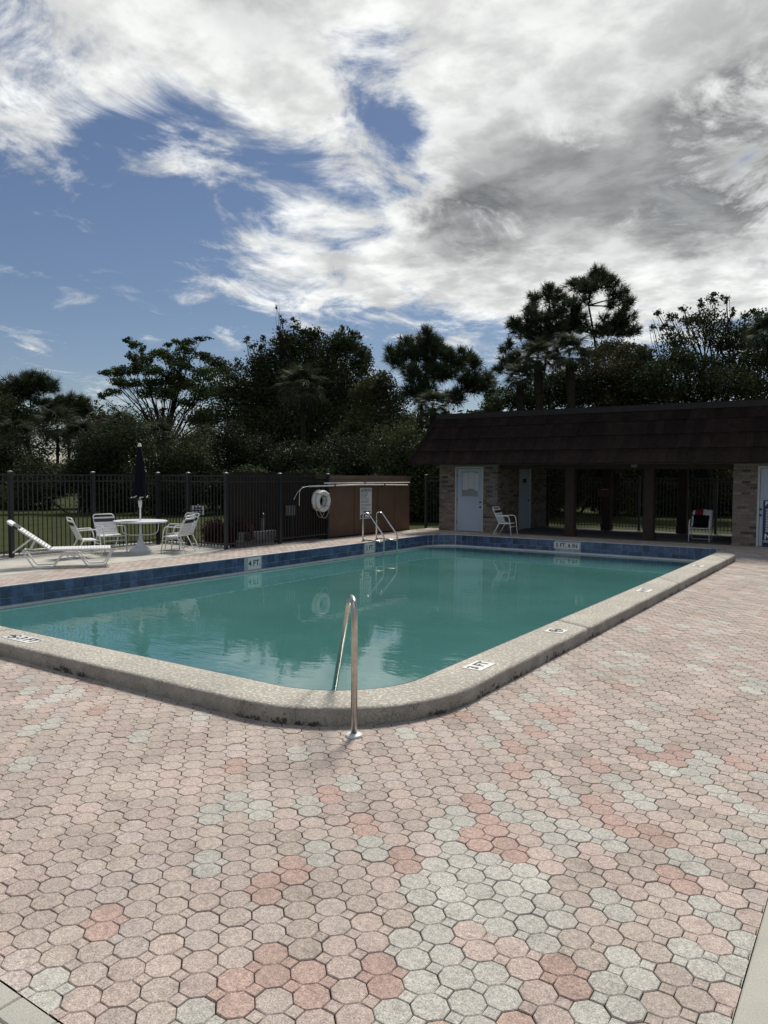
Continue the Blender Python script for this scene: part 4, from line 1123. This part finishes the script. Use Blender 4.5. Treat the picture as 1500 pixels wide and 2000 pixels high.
def pine(name, label, px, D, pads, seed, top=None, trunk_r=.15, needles=26, lens=.34, group='pine trees beyond the fences'):
    rng = np.random.default_rng(seed); kk = 2.2 if px < 260 else 1.5 if px < 760 else 1.25 if px < 900 else 1.; D *= kk; s = D/F; lens *= kk; trunk_r *= kk; base = ground_at(px, D); root = thing(name, label, 'tree', tuple(base), 0, group)
    b = MB(); basis = np.stack([rt, np.array([-math.sin(YAW), math.cos(YAW), 0]), np.array([0, 0, 1.])])
    tx, ty = top; tp = at(tx, ty, D)-base
    tr = limb(b, (0, 0, -.1), tp, trunk_r, .03, rng, 9, .012); tr = np.array(tr)
    tufts, dirs = [], []
    for p in pads:
        x, y, rx, ry = p[:4]; dd = p[4] if len(p) > 4 else rng.normal()*.8
        c = at(x, y, D+dd)-base; r = np.array([rx, (rx+ry)*.55, ry])*s
        n = max(4, int(PI*r[0]*r[2]/.019/kk**2)); r = r*1.22
        z0 = min(max(c[2]-.35*np.hypot(*(c-tp)[:2])-.15, .25*tp[2]), tp[2]*.97); i = np.argmin(abs(tr[:, 2]-z0)); k0 = tr[i]
        pts = limb(b, k0, c-np.array([0, 0, r[2]*.5]), .05, .022, rng, 5, .04)
        for q in range(n):
            d = rng.normal(size=3); d /= np.linalg.norm(d); e = (d*rng.random()**.45*r) @ basis + c
            tufts.append(e); dv = e-np.array(pts[-2]); dv[2] += .25; dirs.append(dv/np.linalg.norm(dv))
            if q % 2 == 0: limb(b, pts[-1 if q % 4 else -2], e, .018, .008, rng, 3, .03)
    T = np.repeat(np.array(tufts), needles, 0); Dv = np.repeat(np.array(dirs), needles, 0); n = len(T)
    d = Dv*.55+rng.normal(size=(n, 3))*.62; d[:, 2] += .12; d /= np.linalg.norm(d, axis=1)[:, None]
    w = np.cross(d, rng.normal(size=(n, 3))); w /= np.linalg.norm(w, axis=1)[:, None]
    st = T-Dv*(.16*rng.random(n))[:, None]; ln = lens*(.65+.6*rng.random(n))[:, None]
    V = np.stack([st-w*.014*kk, st+w*.014*kk, st+d*ln+w*.005*kk, st+d*ln-w*.005*kk], 1).reshape(-1, 3)
    link('crown', mesh_np('crown', V, np.arange(len(V)).reshape(-1, 4), 'needle'), None, root)
    b.build('trunk', 'bark_pine', root); return root

def frond_mesh(seed, R=1.0, dead=False):
    "fan leaf of a sabal palm: stalk along +X, then a folded fan of drooping blades"
    rng = np.random.default_rng(seed); V, Fs = [], []
    st = .75*R
    V += [(0, -.018, 0), (0, .018, 0), (st, .01, .10*R), (st, -.01, .10*R)]; Fs.append((0, 1, 2, 3))
    n = 30
    for i in range(n):
        a = math.radians(-115+230*(i+.5)/n); L = R*(.95-.28*abs(a)/2)*(.9+.2*rng.random()); wd = .026*R
        d = np.array([math.cos(a), math.sin(a), 0]); sd_ = np.array([-math.sin(a), math.cos(a), 0]); o = np.array([st, 0, .10*R]); fold = .10*abs(math.sin(a))
        rows = []
        for t in (0, .35, .7, 1.):
            z = .16*t*R*fold*3-(.34+.3*rng.random())*R*t**3; p = o+d*L*t*(1-.12*t)+np.array([-.10*abs(math.sin(a))*t, 0, z])
            w = wd*(.5+1.2*t if t < .5 else 1.1*(1.02-t)+.05); k = len(V); V.append(tuple(p-sd_*w+np.array([0, 0, .01*(i % 2)]))); V.append(tuple(p+sd_*w)); rows.append(k)
        for q in range(3): Fs.append((rows[q], rows[q]+1, rows[q+1]+1, rows[q+1]))
    me = bpy.data.meshes.new('frond'); me.from_pydata(V, [], Fs); me.update(); me.materials.append(MAT['frond_dead' if dead else 'frond']); return me
FR = [frond_mesh(i) for i in range(4)]; FD = [frond_mesh(9, dead=True)]
def palm(px, py, D, rpx, seed, label, nf=34):
    if px < 700: D *= 2.1 if px < 260 else 1.5
    rng = np.random.default_rng(seed); base = ground_at(px, D); head = at(px, py, D)-base; R = rpx*D/F/1.35
    t = thing('cabbage_palm', label, 'palm', tuple(base), 0, 'cabbage palms beyond the fences')
    b = MB(); pts = [(head[0]*q+.1*math.sin(q*3), head[1]*q, -.1+(head[2]+.1)*q) for q in np.linspace(0, 1, 9)]
    b.tube(pts, [.17+.03*(i % 2) for i in range(9)], 9); b.build('trunk', 'palm_bark', t)
    for i in range(nf):
        a = 2*PI*i*.382+rng.normal()*.15; q = i/nf; el = 1.25-2.05*q+rng.normal()*.1
        o = link('frond', FD[0] if q > .93 else FR[i % 4], None, t, tuple(head+np.array([0, 0, .1])), (rng.normal()*.25, -el, a)); o.scale = (R*(.85+.3*rng.random()),)*3
def shrub(px, D, h, w, m, size, cover, seed, label, name='shrub', group='shrubs at the edge of the wood', z0=0):
    rng = np.random.default_rng(seed); size *= .58; base = ground_at(px, D); t = thing(name, label, 'shrub', tuple(base), 0, group)
    C, R, N = [], [], []
    for i in range(8):
        c = np.array([rng.normal()*w*.3, rng.normal()*w*.3, h*(.10+.68*(i+rng.random())/8)]); r = np.array([w*.36, w*.36, h*.26])*(.8+.4*rng.random())
        C.append(c); R.append(r); N.append(2.4*cover*PI*r[0]*r[2]/(size*size*.3))
    V, Fc = leaves(C, R, N, size, rng, .3); V[:, 2] = np.maximum(V[:, 2], .02); link('foliage', mesh_np('foliage', V, Fc, m), None, t)
    b = MB()
    for c in C: limb(b, (c[0]*.2, c[1]*.2, -.05), c, .05*h/3, .012, rng, 4)
    b.build('stem', 'bark', t)

G1 = 'pine trees beyond the fences'
pine('pine_tree', 'flat-topped pine rising over the palms left of the spreading tree', 62, 47, [(60, 742, 34, 12), (88, 752, 22, 10), (38, 752, 26, 14), (104, 760, 10, 6), (70, 765, 22, 8), (78, 786, 15, 6), (50, 775, 18, 10), (25, 770, 20, 14)], 3, (58, 745), .17, 30, .42)
pine('pine_tree', 'low round pine between flat-topped pine and the spreading tree', 132, 49, [(140, 782, 26, 9), (118, 790, 18, 10), (160, 793, 16, 12), (145, 797, 24, 12), (172, 800, 9, 10), (105, 800, 20, 12), (130, 812, 30, 12), (95, 790, 10, 8)], 4, (140, 785), .15, 30, .42)
pine('pine_tree', 'short dense pine beside the roof corner of the pavilion', 832, 40, [(837, 652, 9, 10), (830, 668, 26, 14), (790, 668, 13, 11), (775, 697, 20, 18), (833, 690, 32, 16), (862, 678, 12, 14), (893, 705, 28, 17), (914, 699, 13, 10), (928, 714, 12, 12), (922, 745, 34, 20), (950, 750, 15, 20), (860, 730, 28, 14), (822, 763, 30, 20), (888, 775, 18, 14), (965, 788, 16, 22), (805, 727, 20, 15), (800, 690, 14, 14), (845, 712, 18, 12), (875, 695, 14, 10)], 5, (834, 655), .17, 40, .40)
pine('pine_tree', 'tallest pine with open round crown above the pavilion roof', 1157, 42, [(1166, 537, 19, 12), (1128, 556, 26, 13), (1157, 562, 22, 14), (1188, 551, 18, 15), (1208, 573, 18, 15), (1225, 594, 11, 15), (1219, 620, 20, 14), (1199, 638, 25, 12), (1115, 597, 20, 14), (1126, 620, 18, 12), (1111, 636, 20, 12), (1173, 646, 20, 9), (1140, 640, 16, 9), (1215, 650, 22, 8), (1240, 646, 14, 9), (1195, 595, 13, 9, 1.5), (1143, 588, 10, 8, 1.5), (1180, 620, 8, 6)], 6, (1158, 545), .16, 34, .36)
pine('pine_tree', 'slender pine leaning against the tallest pine over the roof', 1070, 41, [(1072, 568, 11, 11), (1045, 582, 13, 12), (1083, 582, 22, 14), (1091, 607, 18, 15), (1037, 609, 13, 15), (1055, 618, 18, 12), (1078, 634, 30, 15), (1022, 632, 22, 14), (1005, 634, 12, 14), (1033, 652, 20, 14), (1064, 660, 25, 15), (983, 684, 9, 7), (995, 672, 9, 8), (970, 721, 11, 8), (1008, 697, 15, 12), (1038, 682, 16, 12), (982, 704, 9, 7), (1000, 715, 14, 10), (1095, 650, 18, 10)], 7, (1073, 575), .14, 34, .36)

leaf_tree('spreading_tree', 'wide tree with flat layers of foliage on fanning branches', 'tree', 322, 46,
          [(300, 725, 26, 12), (285, 700, 16, 10), (355, 715, 26, 12), (285, 768, 24, 10), (230, 745, 22, 8), (345, 755, 26, 12), (206, 727, 16, 5), (222, 730, 22, 8), (246, 725, 26, 12), (250, 664, 12, 6), (263, 673, 14, 9), (277, 682, 10, 8), (260, 697, 14, 11), (272, 713, 22, 14), (199, 773, 11, 7), (220, 766, 18, 9), (250, 750, 30, 10), (316, 690, 26, 11), (326, 674, 10, 6), (346, 668, 12, 7), (368, 669, 18, 9), (394, 661, 19, 5), (360, 682, 18, 11), (340, 702, 34, 12), (390, 695, 25, 9), (420, 706, 24, 11), (302, 752, 38, 13), (340, 736, 34, 12), (322, 770, 28, 13), (372, 750, 30, 14), (362, 786, 25, 10), (400, 730, 30, 16), (432, 722, 25, 15), (312, 801, 13, 6), (390, 770, 30, 14), (420, 760, 25, 16)],
          'leaf_green', .20, 2.0, 8, base_h=2.6, trunk_r=.20, stems=5)
leaf_tree('broadleaf_tree', 'largest dark broadleaf tree with bare twigs on top, behind black fence', 'tree', 610, 45,
          [(610, 650, 25, 15), (568, 676, 45, 28), (675, 668, 35, 26), (621, 697, 95, 45), (706, 707, 25, 32), (525, 718, 45, 38), (590, 765, 120, 55), (680, 770, 80, 60), (505, 770, 55, 55), (640, 830, 120, 50), (540, 840, 90, 45)],
          'leaf_oak', .24, 2.1, 9, base_h=2.2, trunk_r=.30, stems=3)
leaf_tree('broadleaf_tree', 'thin leafy sapling poking above the largest dark tree', 'tree', 545, 44,
          [(540, 600, 4, 6), (549, 622, 5, 6), (552, 630, 9, 8), (577, 626, 10, 7), (574, 636, 13, 7), (541, 644, 8, 7), (552, 652, 12, 9), (582, 640, 7, 8), (482, 664, 11, 9), (492, 676, 9, 9), (505, 672, 15, 10), (512, 660, 8, 6), (670, 642, 9, 9), (688, 650, 8, 8), (702, 660, 7, 7), (717, 692, 7, 17), (712, 716, 9, 14), (462, 716, 18, 16), (478, 718, 10, 9)],
          'leaf_olive', .20, .75, 10, base_h=4., trunk_r=.10, stems=2)
leaf_tree('broadleaf_tree', 'loose tree between the spreading tree and largest dark tree', 'tree', 455, 43,
          [(450, 745, 35, 25), (435, 775, 40, 25), (470, 780, 40, 30), (425, 815, 45, 25), (480, 820, 45, 30), (398, 820, 30, 18)], 'leaf_oak', .20, 1.3, 11, trunk_r=.14, stems=3)
leaf_tree('broadleaf_tree', 'rounded olive tree next to the pavilion roof corner', 'tree', 745, 38,
          [(745, 745, 30, 22), (720, 770, 40, 30), (765, 780, 40, 30), (735, 820, 60, 35), (785, 835, 40, 35), (700, 850, 50, 35), (790, 880, 35, 30)], 'leaf_olive', .20, 1.9, 12, trunk_r=.16, stems=3)
leaf_tree('broadleaf_tree', 'dark tree at the left end of the wood, below the flat-topped pine', 'tree', 5, 45,
          [(0, 765, 26, 22), (-20, 800, 45, 40), (25, 800, 32, 28), (10, 845, 50, 35), (-50, 760, 40, 40), (60, 815, 30, 20)], 'leaf_oak', .20, 2., 13, trunk_r=.16, stems=2)
leaf_tree('broadleaf_tree', 'tawny rounded tree left of the closed umbrella', 'tree', 215, 44,
          [(200, 822, 28, 14), (228, 832, 26, 16), (205, 850, 50, 26), (180, 840, 30, 20), (230, 860, 35, 24)], 'leaf_brown', .18, 1.9, 14, trunk_r=.13, stems=2)
leaf_tree('broadleaf_tree', 'loose leafy tree with open top over the pavilion roof', 'tree', 1385, 36,
          [(1397, 588, 20, 14), (1419, 584, 8, 8), (1336, 603, 10, 9), (1285, 611, 11, 9), (1311, 619, 15, 12), (1369, 595, 10, 12), (1379, 626, 48, 24), (1390, 655, 60, 30), (1322, 664, 40, 24), (1277, 640, 10, 9), (1345, 632, 22, 14), (1440, 640, 20, 16), (1300, 640, 16, 12), (1430, 610, 8, 9)], 'leaf_oak', .17, .95, 15, trunk_r=.16, stems=3)
leaf_tree('broadleaf_tree', 'tree at the right end of the roof with a palm before it', 'tree', 1475, 36,
          [(1454, 616, 10, 10), (1482, 613, 20, 14), (1474, 645, 40, 25), (1436, 676, 45, 28), (1510, 640, 30, 35), (1490, 690, 50, 35), (1530, 700, 50, 40), (1440, 720, 60, 30)], 'leaf_oak', .18, 1.25, 16, trunk_r=.15, stems=2)
leaf_tree('broadleaf_tree', 'brown-leaved dense tree below the tallest pine', 'tree', 1200, 37,
          [(1198, 686, 50, 24), (1165, 690, 30, 20), (1230, 700, 40, 30), (1185, 725, 75, 32), (1250, 740, 60, 35), (1170, 765, 90, 35), (1120, 770, 50, 30), (1240, 790, 90, 35)], 'leaf_brown', .17, 1.9, 17, trunk_r=.15, stems=3)
leaf_tree('broadleaf_tree', 'dense dark tree wrapped round the palms at the roofline', 'tree', 1060, 36, [(1000, 775, 40, 28), (1058, 762, 45, 34), (1110, 755, 45, 34), (958, 795, 26, 18), (1035, 790, 60, 24), (1090, 735, 26, 18)], 'leaf_oak', .17, 1.5, 29, trunk_r=.15, stems=3)
leaf_tree('broadleaf_tree', 'dense dark tree behind middle of the pavilion roof', 'tree', 1340, 35,
          [(1320, 705, 50, 26), (1290, 740, 60, 36), (1370, 720, 55, 32), (1420, 750, 60, 36), (1340, 770, 90, 36), (1480, 760, 60, 40), (1260, 690, 22, 18)], 'leaf_oak', .17, 1.8, 18, trunk_r=.15, stems=3)
for i, (x, y, D, r, lb) in enumerate([(32, 855, 42, 44, 'palm with dark trunk at the left end of lawn fence'), (112, 838, 42, 46, 'palm under the low round pine'), (160, 862, 41, 44, 'short palm left of the tawny rounded tree'), (236, 842, 43, 40, 'palm with spiky crown just behind the closed umbrella'), (310, 862, 40, 46, 'palm crown at the foot of the spreading tree'), (590, 762, 39, 50, 'palm fan showing against the largest dark tree'),
                                      (400, 868, 40, 40, 'low palm between spreading tree and dark tree'), (845, 800, 37, 38, 'palm below the short dense pine'),
                                      (1050, 705, 33, 42, 'palm crown under the slender pine'), (1112, 700, 32, 50, 'large pale palm crown below the tallest pine'), (1015, 745, 34, 36, 'lower palm crown at the left of the roofline'), (1505, 662, 30, 48, 'palm at the right end of the roofline')]):
    palm(x, y, D, r, 40+i, lb)
SHR = [(i, x, D) for i, (x, D) in enumerate([(-40, 41), (25, 40), (90, 40.5), (150, 39), (205, 40), (262, 39), (320, 38.5), (378, 38), (435, 38), (492, 37.5), (552, 37), (612, 36.5), (670, 36), (730, 35), (790, 34), (850, 33), (915, 32)])]
NEXT = ['below the dark tree at the left end', 'under the flat-topped pine', 'between the flat-topped and the low round pine', 'under the low round pine', 'under the tawny rounded tree', 'right behind the closed umbrella', 'at the foot of the spreading tree', 'under the inner boughs of the spreading tree', 'under the loose tree', 'between the loose tree and largest dark tree',
        'under the left half of the largest dark tree', 'below the palm fan on the largest dark tree', 'under the right half of the largest dark tree', 'under the rounded olive tree', 'over the left end of the brown enclosure', 'over the right end of the brown enclosure', 'behind the roof corner of the pavilion']
for i, x, D in SHR: shrub(x, D+2.5*math.sin(i*1.7), 3.5+1.1*math.sin(i*2.3), 3.1, ('leaf_dark', 'leaf_dark', 'leaf_oak', 'leaf_dark')[i % 4], .21, 1.6, 60+i, 'dark shrub '+NEXT[i])
for i, (x, D, h) in enumerate([(985, 36, 4.), (1050, 37, 4.5), (1115, 40, 4.5), (1180, 38, 4.5), (1250, 39, 4.), (1315, 38, 4.5), (1385, 40, 4.2), (1450, 38, 4.5), (1520, 38, 4.5)]):
    shrub(x, D, h, 3., ('leaf_oak', 'leaf_brown')[i % 2], .20, 1.4, 90+i, 'dark shrub seen through the open pavilion', group='shrubs behind the pavilion')
for i, (x, D) in enumerate([(416, 19.6), (430, 19.5), (462, 19.4), (476, 19.5)]):
    shrub(x, D, .75, .55, 'red_shrub', .07, 1.3, 120+i, 'small reddish shrub growing against the black fence', group='reddish shrubs along the fence')
def wood():
    rng = np.random.default_rng(5); C, R, N = [], [], []
    for x in range(-350, 1900, 45):
        D = (58-.010*max(0, x-400))*(2. if x < 800 else 1)+rng.normal()*1.5; kk = 2. if x < 800 else 1.
        for q in range(3):
            h = (.8+2.1*q)*kk; c = at(x+rng.normal()*14, 930, D+rng.normal()*1.2); c[2] = h; r = np.array([1.9, 1.7, 1.5])*kk; C.append(c); R.append(r); N.append(620)
    V, Fc = leaves(C, R, N, .44, rng, .3); V[:, 2] = np.maximum(V[:, 2], -.05)
    o = link('distant_wood', mesh_np('distant_wood', V, Fc, 'leaf_oak')); tag(o, 'dark far-off wood behind the trees', 'wood', kind='stuff')
wood()
